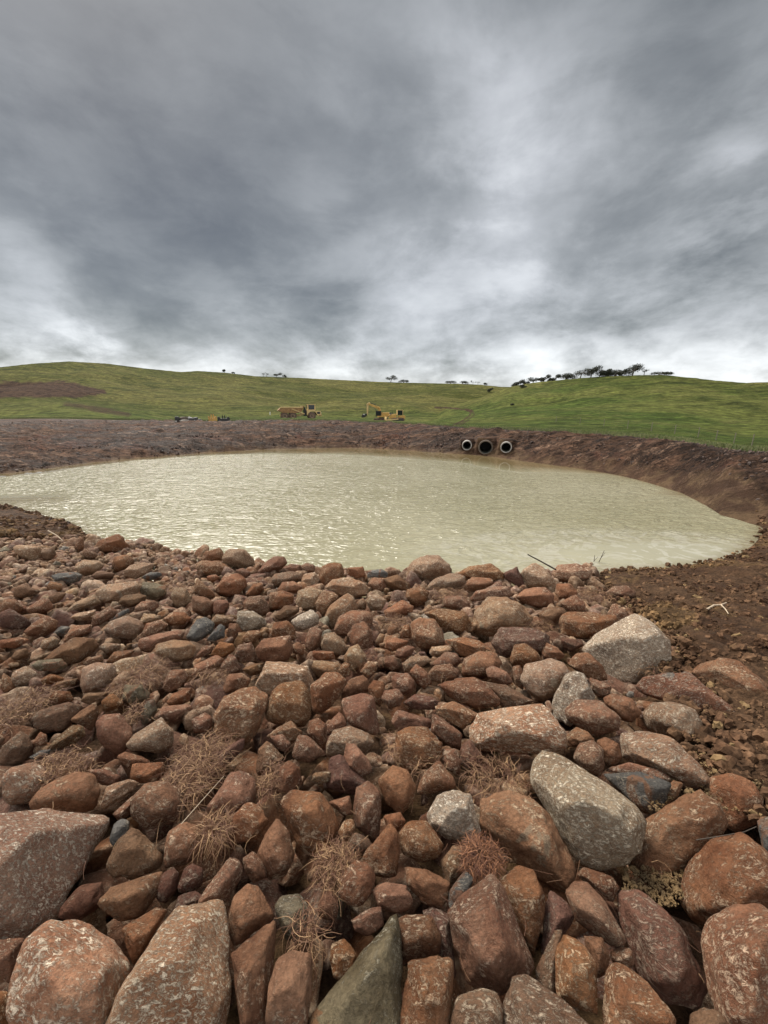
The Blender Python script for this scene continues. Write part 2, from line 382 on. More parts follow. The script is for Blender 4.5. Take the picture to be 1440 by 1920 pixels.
hh = k.m('ADD', k.m('MULTIPLY', soilh, .05), k.m('MULTIPLY', k.m('ADD', c2, k.noise(P, 3.1, 8, .74)), .26))
hh = k.m('ADD', hh, k.m('MULTIPLY', edgefac, k.m('MULTIPLY', g3, .5)))
k.put(b.inputs['Normal'], bump(k, hh, .9, 1.0))
CLOD, k, b = mat('dark_soil'); P = k.n('ShaderNodeTexCoord').outputs['Object']
isl = k.n('ShaderNodeNewGeometry').outputs['Random Per Island']
sc_, sh_ = soil_nodes(k, P, 1.0, .55); sc_ = k.vm('SCALE', sc_, k.ramp(isl, 0, 1, .6, 1.5, False))
sc_ = k.mix(k.ramp(isl, .93, .95, 0, .6), sc_, (.26, .18, .085))
k.put(b.inputs['Base Color'], sc_); b.inputs['Roughness'].default_value = .85; b.inputs['Specular IOR Level'].default_value = .1; k.put(b.inputs['Normal'], bump(k, sh_, .8, .012))
CLAYCLOD, k, b = mat('clay_clod'); P = k.n('ShaderNodeTexCoord').outputs['Object']
isl = k.n('ShaderNodeNewGeometry').outputs['Random Per Island']
cc = k.mix(k.ramp(isl, .2, .95), (.040, .023, .016), (.125, .074, .050)); cc = k.vm('SCALE', cc, k.ramp(k.noise(P, 12, 5, .7), .3, .7, .6, 1.4))
k.put(b.inputs['Base Color'], cc); b.inputs['Roughness'].default_value = .7; k.put(b.inputs['Normal'], bump(k, k.noise(P, 20, 6, .7), .7, .03))
# pond water
WM, k, b = mat('muddy_water'); P = k.n('ShaderNodeTexCoord').outputs['Object']
rip = k.n('ShaderNodeAttribute', {'attribute_name': 'ripple'}).outputs['Fac']
scum = k.n('ShaderNodeAttribute', {'attribute_name': 'scum'}).outputs['Fac']
wm = k.n('ShaderNodeMapping', None, Vector=P); wm.inputs['Scale'].default_value = (.42, 1.0, 1); wm.inputs['Rotation'].default_value = (0, 0, .12)
w1 = k.noise(wm.outputs[0], 3.4, 3, .5, .5); w2 = k.noise(wm.outputs[0], 1.7, 3, .5, .4); w3 = k.noise(wm.outputs[0], 13, 2, .5, .3)
w1 = k.m('POWER', k.m('SUBTRACT', 1.0, k.m('ABSOLUTE', k.m('SUBTRACT', k.m('MULTIPLY', w1, 2.6), 1.3))), 1.6)
hgt = k.m('ADD', k.m('MULTIPLY', w1, .42), k.m('ADD', k.m('MULTIPLY', w2, .55), k.m('MULTIPLY', w3, .30)))
mud = k.mix(k.ramp(k.noise(P, .16, 4, .55), .35, .65), (.255, .236, .145), (.310, .288, .190))
sw = k.ramp(k.noise(P, 1.4, 6, .6, 2.5), .50, .56); film = k.m('MULTIPLY', scum, k.m('ADD', k.m('MULTIPLY', sw, .45), .20))
mud = k.mix(film, mud, (.42, .40, .33))
mud = k.mix(k.n('ShaderNodeAttribute', {'attribute_name': 'bank_reflection_shallow'}).outputs['Fac'], mud, (.130, .088, .036))  # brown paints the bank's reflection along the far shore, plus real near-shore shallows
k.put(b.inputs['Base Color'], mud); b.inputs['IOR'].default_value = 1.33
k.put(b.inputs['Roughness'], k.ramp(rip, 0, 1, .03, .13)); b.inputs['Specular IOR Level'].default_value = .5
bn = k.n('ShaderNodeBump', None, Height=hgt, Distance=.17); k.put(bn.inputs['Strength'], rip); k.put(b.inputs['Normal'], bn.outputs[0])
STRAW, k, b = mat('dry_straw'); isl = k.n('ShaderNodeNewGeometry').outputs['Random Per Island']
sc1 = k.mix(k.ramp(isl, .45, 1.0, smooth=False), (.13, .054, .025), (.45, .275, .135)); k.put(b.inputs['Base Color'], sc1); b.inputs['Roughness'].default_value = .6
RSTRAW, k, b = mat('red_root_fibre'); isl = k.n('ShaderNodeNewGeometry').outputs['Random Per Island']
sc1 = k.mix(k.ramp(isl, .3, 1.0, smooth=False), (.09, .030, .014), (.36, .16, .07)); k.put(b.inputs['Base Color'], sc1); b.inputs['Roughness'].default_value = .6
GRASS, k, b = mat('grass_blades'); isl = k.n('ShaderNodeNewGeometry').outputs['Random Per Island']
sc1 = k.mix(k.ramp(isl, .2, .95, smooth=False), (.065, .10, .02), (.22, .205, .085)); k.put(b.inputs['Base Color'], sc1); b.inputs['Roughness'].default_value = .7
LEAF, k, b = mat('dark_foliage'); isl = k.n('ShaderNodeNewGeometry').outputs['Random Per Island']
sc1 = k.mix(isl, (.018, .022, .012), (.055, .058, .030)); k.put(b.inputs['Base Color'], sc1); b.inputs['Roughness'].default_value = .7
BARK = simple('grey_bark', (.085, .065, .05), .85)
YEL = simple('machine_yellow', (.52, .30, .075), .5, 0, .2, 1.5)
CREAM = simple('faded_cream_paint', (.62, .43, .19), .5, 0, .18, 1.5)
RUSTY = simple('muddy_bed_steel', (.30, .16, .065), .7, 0, .35, 2.)
TYRE = simple('muddy_rubber', (.135, .085, .062), .85, 0, .3, 5)
RIM = simple('dusty_wheel_rim', (.36, .24, .15), .6, 0, .2)
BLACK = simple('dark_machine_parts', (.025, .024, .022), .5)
STEEL = simple('dark_steel', (.055, .052, .05), .5, .3)
GLASS = simple('cab_glass', (.018, .022, .026), .08)
CONC = simple('light_concrete', (.40, .37, .33), .85, 0, .25, 6)
CONCL = simple('dusty_concrete', (.30, .27, .23), .85, 0, .3, 6)
CONCD = simple('weathered_concrete', (.13, .10, .075), .85, 0, .25, 6)
CONCI = simple('dark_pipe_lining', (.13, .135, .105), .9, 0, .3, 4)  # darker and greener than the pipe shell
WOODP = simple('weathered_post', (.20, .17, .13), .85)
WHITE = simple('white_post_paint', (.72, .70, .64), .6, 0, .1)
TWIG = simple('bleached_twig', (.46, .36, .25), .8)
DTWIG = simple('dark_twig', (.06, .045, .032), .8)

# ---------------------------------------------------------------- ground sheet
def seat(px, py):
    d = ray(px, py); t = 20.
    while t < 40:
        p = np.array([0, 0, CAM_H])+d/np.hypot(d[0], d[1])*t
        if ground(p[:1], p[1:2])[0] > p[2]: return p
        t += .05
    return p
PIPESEAT = {px: seat(px, py+6) for px, py in ((875.5, 834.5), (910.5, 838.5), (949, 838))}
RP = float(np.mean([np.hypot(c_[0], c_[1]) for c_ in PIPESEAT.values()])); print('pipes at', [round(float(np.hypot(c_[0], c_[1])), 2) for c_ in PIPESEAT.values()])
az_f = np.linspace(-radians(54), radians(54), 861)
az_b = np.linspace(radians(54), radians(306), 150)[1:-1]
AZ = np.concatenate([az_f, az_b])
RR = np.concatenate([np.geomspace(.35, 9, 330)[:-1], np.geomspace(9, RP-.9, 135)[:-1], np.linspace(RP-.9, RP+.9, 72)[:-1], np.geomspace(RP+.9, 62, 118)[:-1], np.geomspace(62, 420, 170)[:-1], np.geomspace(420, 2600, 24)])
nA, nR = len(AZ), len(RR)
gx = (np.sin(AZ)[None, :]*RR[:, None]).ravel(); gy = (np.cos(AZ)[None, :]*RR[:, None]).ravel()
d = pond_sd(gx, gy); gz = ground(gx, gy, d); rad = np.hypot(gx, gy); sdr = rocksd(gx, gy)
azc = np.clip(np.where(gy > 0, np.arctan2(gx, np.maximum(gy, 1e-6)), np.sign(gx)*1.6), -.8, .8)
rc = (ZC-CAM_H)/crest(azc)
near_w = sstep(10, 7.5, gy-.22*np.maximum(-gx-3, 0)-.1*np.maximum(gx-4, 0))*sstep(26, 18, rad)
dirtw = sstep(.0, .35, d)*sstep(0, -2.5, rad-rc)
disp = (1-near_w)*(.15*fbm2(gx*.6, gy, .9, 5, 3, .66)+.16*np.abs(fbm2(gx*.4, gy, 1.3, 4, 21, .6)))
disp = disp*np.where(rad < 62, 1, 0)*dirtw
cl = fbm2(gx, gy, 3.2, 3, 41)*.035+np.abs(fbm2(gx, gy, 9, 3, 51))*.03
disp += near_w*sstep(0, .3, d)*cl*sstep(-.4, .2, sdr+.2)
# lumpy spoil heap at the left water's edge
disp += near_w*sstep(.0, .5, d)*.06*np.maximum(fbm2(gx, gy, 1.6, 3, 61), 0)
gz = gz+disp
gz = gz-(.24+.1*sstep(3, 1.5, rad))*sstep(.25, -.15, sdr)*sstep(-.2, .5, d)
gz = np.where((rad >= 42) & (rad < 330), gz+.10*fbm2(gx, gy, .5, 2, 71)*sstep(0, 4, rad-rc), gz)
HOLES = []
for (px, c_), dia in zip(PIPESEAT.items(), (.65, .945, .69)):
    dd_ = ray(px, {875.5: 834.5, 910.5: 838.5, 949: 838}[px]); t_ = np.hypot(c_[0], c_[1])/np.hypot(dd_[0], dd_[1]); cz = CAM_H+dd_[2]*t_
    ax = np.array([c_[0], c_[1]])/np.hypot(c_[0], c_[1]); al = (gx-c_[0])*ax[0]+(gy-c_[1])*ax[1]; la = np.abs(-(gx-c_[0])*ax[1]+(gy-c_[1])*ax[0])
    w_ = sstep(-.24, .12, al)*sstep(dia/2+.30, dia/2+.04, la)*sstep(5, 3, al)*(al > -.3)
    gz = gz*(1-w_)+np.maximum(gz, cz+dia/2+.12)*w_; HOLES.append((c_, ax, cz, dia/2))
V = np.stack([gx, gy, gz], -1); V = np.vstack([V, [[0, 0, gz[0]]]])
ii = np.arange(nR-1)[:, None]*nA; jj = np.arange(nA)[None, :]; jn = (jj+1) % nA
F = np.stack([ii+jj, ii+jn, ii+nA+jn, ii+nA+jj], -1).reshape(-1, 4)[:, ::-1]
FC = V[F].mean(1); drop = np.zeros(len(F), bool)
for c_, ax, cz, pr_ in HOLES:
    al = (FC[:, 0]-c_[0])*ax[0]+(FC[:, 1]-c_[1])*ax[1]; la = -(FC[:, 0]-c_[0])*ax[1]+(FC[:, 1]-c_[1])*ax[0]
    drop |= (al > -.45) & (al < 2.1) & (np.hypot(la, FC[:, 2]-cz) < pr_*.84)
F = F[~drop]
me = mesh_np('ground', V, F, [GM])
s_el = (gz-CAM_H)/np.maximum(rad, .1)
def A1(v): attr(me, v[0], np.append(v[1], v[1][0]))
A1(('near', near_w)); A1(('shore', sstep(.5, .03, d)*(1-near_w)*.7))
A1(('grass', sstep(-.8, .8, rad-rc+.9*fbm2(gx, gy, .22, 3, 81)) ))
A1(('high', sstep(60, 240, rad)))
A1(('dry', sstep(0, 6, rad-rc)*sstep(42, 22, rad-rc*.2)*sstep(.25, .5, azc)*.55))
def stain(pts, width, closed=False):
    Q = [to_as(*p) for p in pts]; a = seg_dist(azc*1.0, s_el, Q, closed)
    if closed: a = np.where(in_poly(azc, s_el, Q), 0, a)
    return sstep(width, width*.35, a+width*.45*fbm2(gx, gy, .35, 3, 91))
bare = stain([(-90,722),(0,722),(60,720),(120,719),(160,728),(195,735),(160,740),(0,741),(-90,741)], .006, True)
bare = np.maximum(bare, .6*stain([(125,759),(160,764),(200,770),(240,777)], .007))
bare = np.maximum(bare, .8*stain([(850,797),(866,790),(880,780),(884,773),(872,768),(845,765),(815,764)], .0022))
bare = np.maximum(bare, .7*stain([(860,797),(876,789),(889,778),(886,770),(872,766)], .0018))
bare = np.maximum(bare, .3*stain([(560,789),(640,791),(720,794)], .0025))
A1(('bare', np.clip(bare*1.3, 0, 1)*sstep(0, 3, rad-rc)))
go = link(bpy.data.objects.new('ground', me)); tag(go, kind='structure')
# ---------------------------------------------------------------- water
print('T', round(time.perf_counter()-T0, 1))
xs = np.linspace(-26, 18, 300); ys = np.linspace(4.5, 33, 240)
X, Y = np.meshgrid(xs, ys); X = X.ravel(); Y = Y.ravel(); sdw = -pond_sd(X, Y)
ii = np.arange(239)[:, None]*300; jj = np.arange(299)[None, :]
F = np.stack([ii+jj, ii+jj+1, ii+jj+301, ii+jj+300], -1).reshape(-1, 4)
keep = (sdw > -1.2)[F].any(1); 
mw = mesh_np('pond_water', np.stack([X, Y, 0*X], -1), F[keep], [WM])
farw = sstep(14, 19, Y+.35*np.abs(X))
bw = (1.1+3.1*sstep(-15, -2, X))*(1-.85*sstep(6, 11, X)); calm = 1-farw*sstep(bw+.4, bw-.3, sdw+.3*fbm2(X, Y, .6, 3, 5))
sx, sy = unproj0(1190, 1035)
cal2 = sstep(1.0, .45, np.hypot((X-sx)/3.4, (Y-sy)/1.1)+.25*fbm2(X, Y, .7, 3, 8))
attr(mw, 'ripple', np.clip(calm*(1-.85*cal2)*(.55+.45*sstep(6, 12, Y)), .004, 1))
attr(mw, 'bank_reflection_shallow', farw*sstep(bw+.3, bw*.4, sdw+.35*fbm2(X, Y, .6, 3, 5))*.85+.4*sstep(.35, 0, sdw)*(1-farw))  # far term: bank reflection put into the colour; last term: shallow near edge
hx, hy = unproj0(1275, 1036); rr_ = np.hypot((X-hx)/1.2, (Y-hy)/.45)
attr(mw, 'scum', np.clip(1.0*sstep(1.3, .6, rr_)+.7*sstep(1.25, .9, np.hypot((X-sx)/4.2, (Y-sy)/1.5)), 0, 1))
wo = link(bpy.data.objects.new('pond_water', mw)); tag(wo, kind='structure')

# ---------------------------------------------------------------- stones
print('T', round(time.perf_counter()-T0, 1))
def ico(n):
    import bmesh
    bm = bmesh.new(); bmesh.ops.create_icosphere(bm, subdivisions=n, radius=1)
    V = np.array([v.co[:] for v in bm.verts]); F = np.array([[v.index for v in f.verts] for f in bm.faces]); bm.free(); return V, F
ICO = {n: ico(n) for n in (1, 2, 3, 4, 5, 6)}
def poly_solid(dirs, Nn, H, p):
    q = np.maximum(dirs@Nn.T/H[None, :], 0)
    return (q**p).sum(1)**(-1./p)
def unit(v): return v/np.linalg.norm(v, axis=-1, keepdims=True)
ROCKDATA = '''Ta 4|-110,1560 0,1535 75,1521 150,1525 207,1533 185,1590 150,1640 100,1725 50,1757 -20,1757 -120,1700|huge flat boulder crusted with white streaks
Tr 2|20,1850 28,1820 50,1762 85,1728 110,1721 165,1735 215,1765 243,1810 240,1830 205,1930 180,1990 40,1990 15,1900|big cream-streaked boulder in the bottom left corner
Ta 2|205,1925 225,1865 300,1745 330,1705 400,1696 415,1700 430,1780 432,1830 425,1900 400,1990 210,1990|big sloping boulder with a cream smear
Ra 2|435,1790 470,1760 516,1725 517,1760 505,1820 497,1925 455,1930 450,1870|tall blade-shaped brown rock
Ra 2|505,1850 520,1800 545,1785 585,1790 582,1860 575,1925 498,1920|tall block-shaped brown rock
Ga 0|720,1750 740,1712 750,1760 752,1850 745,1980 570,1980 580,1910 640,1850 680,1800|long grey-green slab running out of the bottom edge
Rr 0|735,1730 760,1716 810,1716 826,1760 820,1790 760,1805 742,1770
Ra 2|765,1805 830,1795 850,1800 848,1860 840,1935 752,1935 758,1860|upright brick-shaped rock at the bottom edge
Br 2|860,1870 900,1855 930,1862 943,1890 940,1950 840,1950 848,1895
Rr 3|845,1745 840,1710 870,1680 920,1641 940,1655 960,1720 985,1780 1002,1812 965,1850 935,1860 880,1840 858,1790|large egg-shaped red boulder flecked with white
Ra 0|930,1655 970,1625 1000,1632 1020,1680 1018,1720 1000,1787 975,1745 960,1700
Ba 2|945,1880 960,1835 990,1828 1005,1855 1050,1875 1080,1905 1120,1940 1100,1980 950,1980
Ba -2|1005,1815 1040,1750 1055,1745 1050,1830 1045,1870 1008,1855
Ra 2|1043,1785 1060,1755 1095,1775 1117,1810 1118,1860 1118,1898 1085,1893 1044,1873 1048,1820|brown rock with a pale scooped face
Rr 0|1095,1755 1130,1758 1143,1795 1138,1825 1118,1835 1100,1780
Or 3|1060,1675 1075,1655 1100,1653 1130,1685 1173,1760 1165,1774 1140,1770 1080,1725|smooth orange-brown tapering rock
Rr -1|1082,1640 1095,1626 1150,1645 1161,1665 1150,1690 1130,1685 1100,1655
Ra 2|1135,1830 1145,1808 1170,1812 1210,1840 1235,1875 1265,1905 1265,1960 1130,1960|pointed rock with cream patches at the bottom edge
Dr -5|1160,1680 1200,1670 1240,1700 1280,1740 1305,1800 1325,1850 1310,1885 1250,1880 1200,1830 1185,1790 1168,1740|large sunken dark brown boulder
Rr 1|1275,1660 1290,1620 1340,1575 1390,1563 1440,1600 1500,1680 1440,1740 1330,1740 1300,1730 1278,1700|large mottled boulder at the right edge
Rr 5|1315,1760 1330,1725 1380,1700 1420,1697 1500,1750 1520,1850 1480,1980 1370,1960 1330,1860|big white-flecked boulder in the bottom right corner
Br -2|1295,1900 1320,1890 1345,1897 1365,1920 1340,1960 1290,1950
Lr 7|998,1470 1002,1430 1020,1410 1045,1415 1075,1440 1130,1465 1190,1510 1211,1545 1205,1590 1175,1620 1120,1629 1080,1615 1050,1560 1025,1505|big pale pear-shaped boulder
Sa 1|1132,1452 1200,1448 1260,1470 1245,1500 1225,1530 1200,1520 1160,1480|dark slate-blue rock with white scratches
Ra 1|1210,1540 1250,1520 1290,1490 1310,1482 1345,1510 1360,1548 1330,1590 1290,1625 1255,1640 1225,1663 1205,1640 1178,1620|large plain dark red boulder
Rr 0|1330,1460 1370,1450 1410,1465 1432,1500 1425,1540 1380,1560 1350,1545 1320,1490
Sa 4|1420,1540 1440,1532 1480,1560 1460,1620 1435,1610|light grey sliver of rock at the right edge
Oa 1|903,1500 955,1482 1000,1500 1030,1530 1075,1620 1080,1640 1055,1672 1000,1640 950,1600 905,1555|large slab of orange-brown rock
La 2|801,1528 820,1492 850,1485 880,1492 900,1560 880,1572 838,1572 805,1550|grey-topped rock with a yellow spot
Rr 2|747,1560 768,1540 800,1538 833,1585 825,1605 790,1617 755,1600
Ra 1|760,1625 800,1630 842,1655 838,1685 825,1705 790,1690 765,1660
Sa 2|842,1672 862,1645 872,1635 887,1650 878,1675 850,1708 842,1700
Br -2|825,1615 850,1585 870,1590 880,1620 875,1650 840,1670
Or 4|710,1465 735,1436 765,1445 780,1475 775,1505 750,1530 725,1505|bright orange speckled cobble
Rr 2|663,1515 668,1475 690,1466 712,1485 715,1520 708,1575 690,1568 665,1550
Rr 3|525,1505 545,1484 600,1488 625,1520 638,1565 615,1600 590,1612 560,1585 540,1540|large oval boulder with white flecks
Rr 1|484,1600 500,1560 520,1535 540,1560 552,1605 535,1640 505,1650 492,1630
Rr 0|455,1610 475,1597 495,1620 500,1645 475,1655 460,1635
Rr 0|308,1600 315,1560 345,1542 372,1550 388,1580 375,1610 340,1622 310,1628
Ba 2|200,1625 225,1570 245,1553 265,1560 300,1600 300,1625 255,1645 210,1645|smooth plain brown triangular rock
Ba 0|183,1690 210,1665 255,1650 305,1632 300,1670 265,1720 225,1725 195,1705
Rr 3|245,1500 275,1470 310,1464 340,1485 347,1515 330,1545 270,1553 247,1530|big round boulder with a greenish cap
Sa 0|205,1575 215,1545 230,1534 242,1542 240,1560 215,1590
Pa 1|188,1510 200,1475 240,1462 260,1468 245,1485 220,1500 195,1517
Rr -1|212,1525 240,1500 275,1472 270,1490 245,1510 240,1530 222,1537
Or 3|57,1505 75,1480 110,1460 145,1448 175,1452 187,1480 180,1515 150,1525 90,1524 62,1520|smooth orange-topped oval boulder
Tr 2|2,1460 20,1440 60,1430 95,1448 100,1470 60,1505 20,1508 5,1490|cream mottled boulder at the left edge
Dr -1|293,1665 305,1640 325,1627 336,1640 330,1670 310,1695 295,1690
Dr 0|333,1665 345,1630 360,1618 380,1630 378,1660 355,1675 335,1672
Dr -2|325,1710 335,1680 365,1670 395,1690 380,1700 345,1715
Rr 2|370,1690 400,1650 430,1608 450,1612 455,1640 430,1680 410,1710 375,1702|long slanting finger-shaped rock
Rr 2|430,1710 440,1680 465,1658 485,1665 500,1700 515,1720 470,1755 440,1775 430,1750
Ga 0|515,1700 530,1680 560,1678 578,1700 572,1750 555,1768 535,1755 525,1730
Ra 0|595,1700 605,1670 620,1665 635,1690 632,1720 620,1725 600,1718
Rr 3|635,1670 640,1640 665,1615 690,1618 703,1640 697,1670 680,1695 665,1702 640,1685
Ra 0|660,1725 690,1705 715,1700 720,1735 690,1755 668,1745
Ra 1|618,1800 622,1770 645,1762 668,1790 660,1820 640,1843 625,1830
Ra 1|678,1605 705,1575 730,1545 745,1560 748,1600 742,1640 720,1643 690,1635
Rr 1|697,1668 720,1655 760,1660 775,1690 765,1705 745,1712 712,1705
Rr 0|720,1530 750,1523 760,1540 748,1560 725,1555
Rr 0|635,1560 645,1540 660,1535 668,1555 655,1580 640,1580
Ra 0|230,1740 290,1704 312,1708 300,1730 262,1780 250,1810 238,1775
Ra -1|0,1762 45,1760 35,1800 18,1845 0,1820 -30,1800
Rr -1|-20,1860 15,1860 18,1920 -20,1930
Dr -6|115,1700 150,1660 190,1655 200,1690 150,1725 110,1722
Ta 4|882,1370 900,1340 945,1328 985,1330 1015,1320 1030,1330 1060,1372 1057,1405 1010,1412 950,1408 890,1405|wide flat-topped red boulder crossed by a white seam
Ra 1|809,1372 812,1337 835,1352 865,1375 862,1405 845,1400 825,1385
Ra 2|815,1325 850,1316 880,1330 902,1342 880,1355 868,1367 845,1350 820,1340
Ra 2|822,1285 850,1275 888,1270 915,1285 935,1310 933,1323 895,1330 860,1315 840,1300|flat red rock with a grey end
Ba 0|905,1278 950,1285 985,1305 1002,1315 985,1325 945,1328 935,1300
Da 1|757,1318 780,1302 805,1305 822,1315 815,1330 780,1330
Rr 3|740,1415 745,1375 770,1362 800,1365 830,1395 828,1415 815,1435 775,1448 745,1440|large hump-backed red boulder behind straw
Ra 3|783,1480 795,1450 822,1427 850,1460 855,1475 820,1485 785,1490
Rr -1|830,1405 855,1405 865,1430 862,1455 840,1450 828,1425
Dr -1|862,1430 865,1400 880,1385 905,1420 900,1440 880,1455
Ra 2|640,1312 680,1300 700,1306 711,1372 702,1377 660,1360 645,1340|sharp-cornered red wedge rock
Ra 0|640,1300 655,1275 680,1266 692,1280 690,1297 665,1305 642,1312
Rr 2|586,1330 583,1285 610,1262 632,1262 650,1275 640,1300 620,1325 600,1341
Pa 0|478,1287 500,1242 540,1244 575,1250 587,1280 575,1305 530,1310 500,1300|pale flat boulder behind two red ones
Ra 4|498,1340 510,1300 525,1282 565,1278 583,1300 583,1340 565,1362 520,1357 500,1350|blocky faceted orange-brown boulder
Ra 4|400,1345 420,1305 475,1287 503,1305 495,1345 475,1380 460,1392 430,1380 405,1375|large six-sided red boulder
Rr 0|418,1290 428,1265 455,1262 470,1275 465,1288 430,1300 418,1303
Ra 1|413,1250 430,1228 440,1230 452,1255 430,1268 418,1258
Rr 1|360,1268 365,1248 405,1228 420,1235 415,1248 390,1262 365,1270
Br -1|455,1255 475,1245 495,1243 490,1262 470,1268
Br 0|480,1445 485,1405 500,1390 515,1400 530,1420 520,1440 500,1455 485,1452
Ra 0|500,1380 520,1365 545,1352 565,1372 560,1385 545,1395 520,1392
Rr 2|505,1380 530,1378 545,1395 540,1410 525,1408
Ra 2|547,1418 560,1378 580,1382 610,1413 577,1429 560,1426
Rr 1|575,1375 580,1352 597,1347 612,1360 612,1395 605,1410 590,1390 578,1380
Rr 0|612,1360 635,1335 645,1345 650,1362 635,1370 614,1380
Pr 1|613,1395 625,1370 655,1362 690,1375 702,1395 685,1410 660,1420 640,1412 615,1415
Ra 3|645,1420 650,1395 665,1395 690,1425 698,1445 678,1455 655,1440
Dr -1|612,1470 618,1420 640,1415 650,1440 675,1455 700,1480 665,1490 622,1480
Ra 2|515,1480 525,1440 540,1427 562,1440 565,1465 545,1485 520,1488
Ba 0|587,1450 620,1445 620,1465 600,1470 585,1465
Ra 2|385,1520 420,1490 432,1450 450,1445 475,1460 478,1480 475,1510 430,1540 400,1535
Ra 2|430,1560 435,1530 465,1505 490,1515 503,1540 480,1575 440,1580
Da 1|398,1417 458,1382 455,1405 420,1440 405,1450
Rr 0|370,1365 360,1350 385,1336 397,1345 395,1370 365,1375
Ba 2|62,1345 75,1330 130,1317 152,1325 140,1350 115,1372 65,1365|long brown wedge beside the left straw
Ba 1|132,1350 150,1335 180,1315 185,1340 172,1370 155,1360
Br 1|90,1405 105,1385 135,1360 155,1362 160,1378 140,1395 110,1402 90,1402
Rr 3|180,1355 195,1340 225,1340 245,1365 250,1395 225,1415 195,1400 182,1380|round red boulder with cream blotches
Pa 2|237,1395 255,1375 300,1347 325,1370 322,1400 295,1412 245,1408|peaked tan rock beside straw
Rr 1|218,1418 235,1410 265,1418 285,1430 275,1435 240,1440
Ra 1|245,1450 250,1432 305,1430 310,1450 290,1470 265,1468 245,1460
Pr 3|150,1283 155,1252 175,1243 212,1245 219,1265 198,1290 155,1300|large rounded grey-and-tan boulder
Ga 0|228,1310 235,1285 265,1285 280,1300 278,1312 250,1318 232,1315
Ra 2|305,1290 318,1258 345,1255 352,1270 335,1292 315,1298
Rr 1|312,1318 325,1300 350,1290 360,1290 355,1315 325,1325
Rr 0|290,1345 305,1325 355,1320 362,1330 330,1355 300,1350
Gr 0|262,1345 275,1315 290,1312 295,1330 285,1350 270,1360
Ra 1|190,1315 210,1300 235,1320 215,1330 195,1335
Br 0|150,1315 160,1300 205,1297 190,1318 180,1325
Rr 0|90,1310 105,1295 130,1297 140,1315 110,1322 95,1318
Pa 1|17,1285 25,1260 50,1248 68,1262 65,1280 40,1285 22,1288
Ga 1|58,1248 75,1238 115,1235 125,1248 110,1258 70,1258
Ba 2|82,1237 100,1220 140,1195 175,1197 185,1210 172,1225 150,1240 120,1250|long low olive-brown slab
Ba 0|0,1430 5,1400 40,1370 55,1385 60,1400 45,1430 15,1438
Rr 0|60,1395 75,1372 88,1378 88,1395 75,1405
Sa 1|55,1420 75,1408 95,1405 90,1420 70,1427
Ra 0|165,1445 195,1442 225,1455 218,1475 190,1470
Pr 3|976,1275 985,1248 1030,1235 1060,1245 1070,1265 1045,1300 1015,1315 990,1300|round tan speckled boulder
Rr 2|865,1260 870,1235 900,1222 930,1225 942,1245 930,1265 900,1272 870,1268|smooth red bun-shaped rock
Rr 3|912,1255 925,1248 950,1260 962,1280 945,1285 915,1270
Rr 2|800,1265 815,1248 845,1245 862,1260 855,1275 825,1280 803,1275
Rr 0|808,1245 835,1222 855,1225 865,1240 850,1255 815,1252
La 2|1035,1325 1042,1300 1060,1268 1078,1260 1095,1265 1115,1305 1105,1330 1070,1360 1040,1345|pale angular rock with a cream crest
Rr 4|1060,1330 1080,1313 1125,1315 1162,1345 1160,1370 1110,1380 1090,1365 1065,1350|pinkish red oval rock
Rr 1|1130,1310 1150,1300 1185,1310 1202,1335 1185,1355 1160,1350 1135,1325
La 4|1095,1215 1120,1190 1165,1165 1190,1153 1215,1160 1255,1200 1258,1240 1235,1265 1200,1285 1150,1280 1125,1255 1105,1235|very large pale triangular boulder
Ra 1|1065,1245 1080,1225 1105,1225 1130,1250 1140,1275 1110,1275 1085,1260
Ra 0|1105,1270 1145,1285 1147,1300 1125,1308 1110,1295
Fa 3|1193,1290 1210,1272 1260,1262 1290,1262 1310,1290 1340,1310 1378,1335 1365,1345 1320,1335 1265,1315 1210,1302|thin flat slab with a grey tip
Ra 1|1290,1265 1310,1250 1350,1235 1385,1240 1440,1285 1470,1320 1450,1355 1395,1325 1350,1310 1300,1290|soil-dusted boulder at the right edge
Pr 1|1205,1340 1225,1320 1260,1315 1300,1330 1320,1365 1300,1400 1260,1385 1215,1365
Tr 4|1165,1395 1170,1375 1215,1372 1260,1385 1310,1430 1335,1465 1325,1478 1280,1475 1240,1455 1170,1420|long torpedo-shaped speckled boulder
Rr 2|1120,1390 1135,1383 1160,1395 1167,1420 1155,1435 1140,1435 1125,1410
Rr 1|1075,1420 1085,1395 1110,1388 1130,1405 1133,1435 1125,1455 1095,1445
Rr 0|1060,1380 1080,1363 1105,1375 1115,1390 1085,1398 1065,1405
Fa 0|1130,1445 1180,1430 1240,1445 1260,1465 1200,1455
Ra 0|1245,1480 1262,1465 1280,1470 1270,1495 1240,1520
Ra 2|1048,1165 1060,1150 1100,1148 1150,1155 1157,1170 1145,1190 1100,1198 1055,1190|flat red rock with a slate underside
Da 3|925,1205 940,1177 995,1177 1028,1190 1030,1215 1015,1227 940,1232|long plain dark red rock
Pr 3|885,1180 890,1145 915,1120 955,1120 985,1140 1000,1160 975,1190 935,1200 920,1203 895,1190|big domed boulder with yellowish rim
Rr 3|771,1170 785,1159 815,1162 830,1187 834,1205 815,1217 785,1215 773,1195|red cream-flecked barrel-shaped boulder
Rr 1|795,1150 825,1142 870,1145 882,1165 878,1190 850,1195 830,1180 815,1162
Ra 1|837,1200 870,1195 900,1202 920,1220 900,1232 865,1230 840,1205
Rr 1|957,1235 965,1210 985,1207 1010,1225 1015,1238 1000,1250 960,1250
Pr 4|762,1080 770,1055 790,1043 820,1042 843,1060 843,1075 815,1085 790,1092 765,1088|domed half-grey boulder against the water
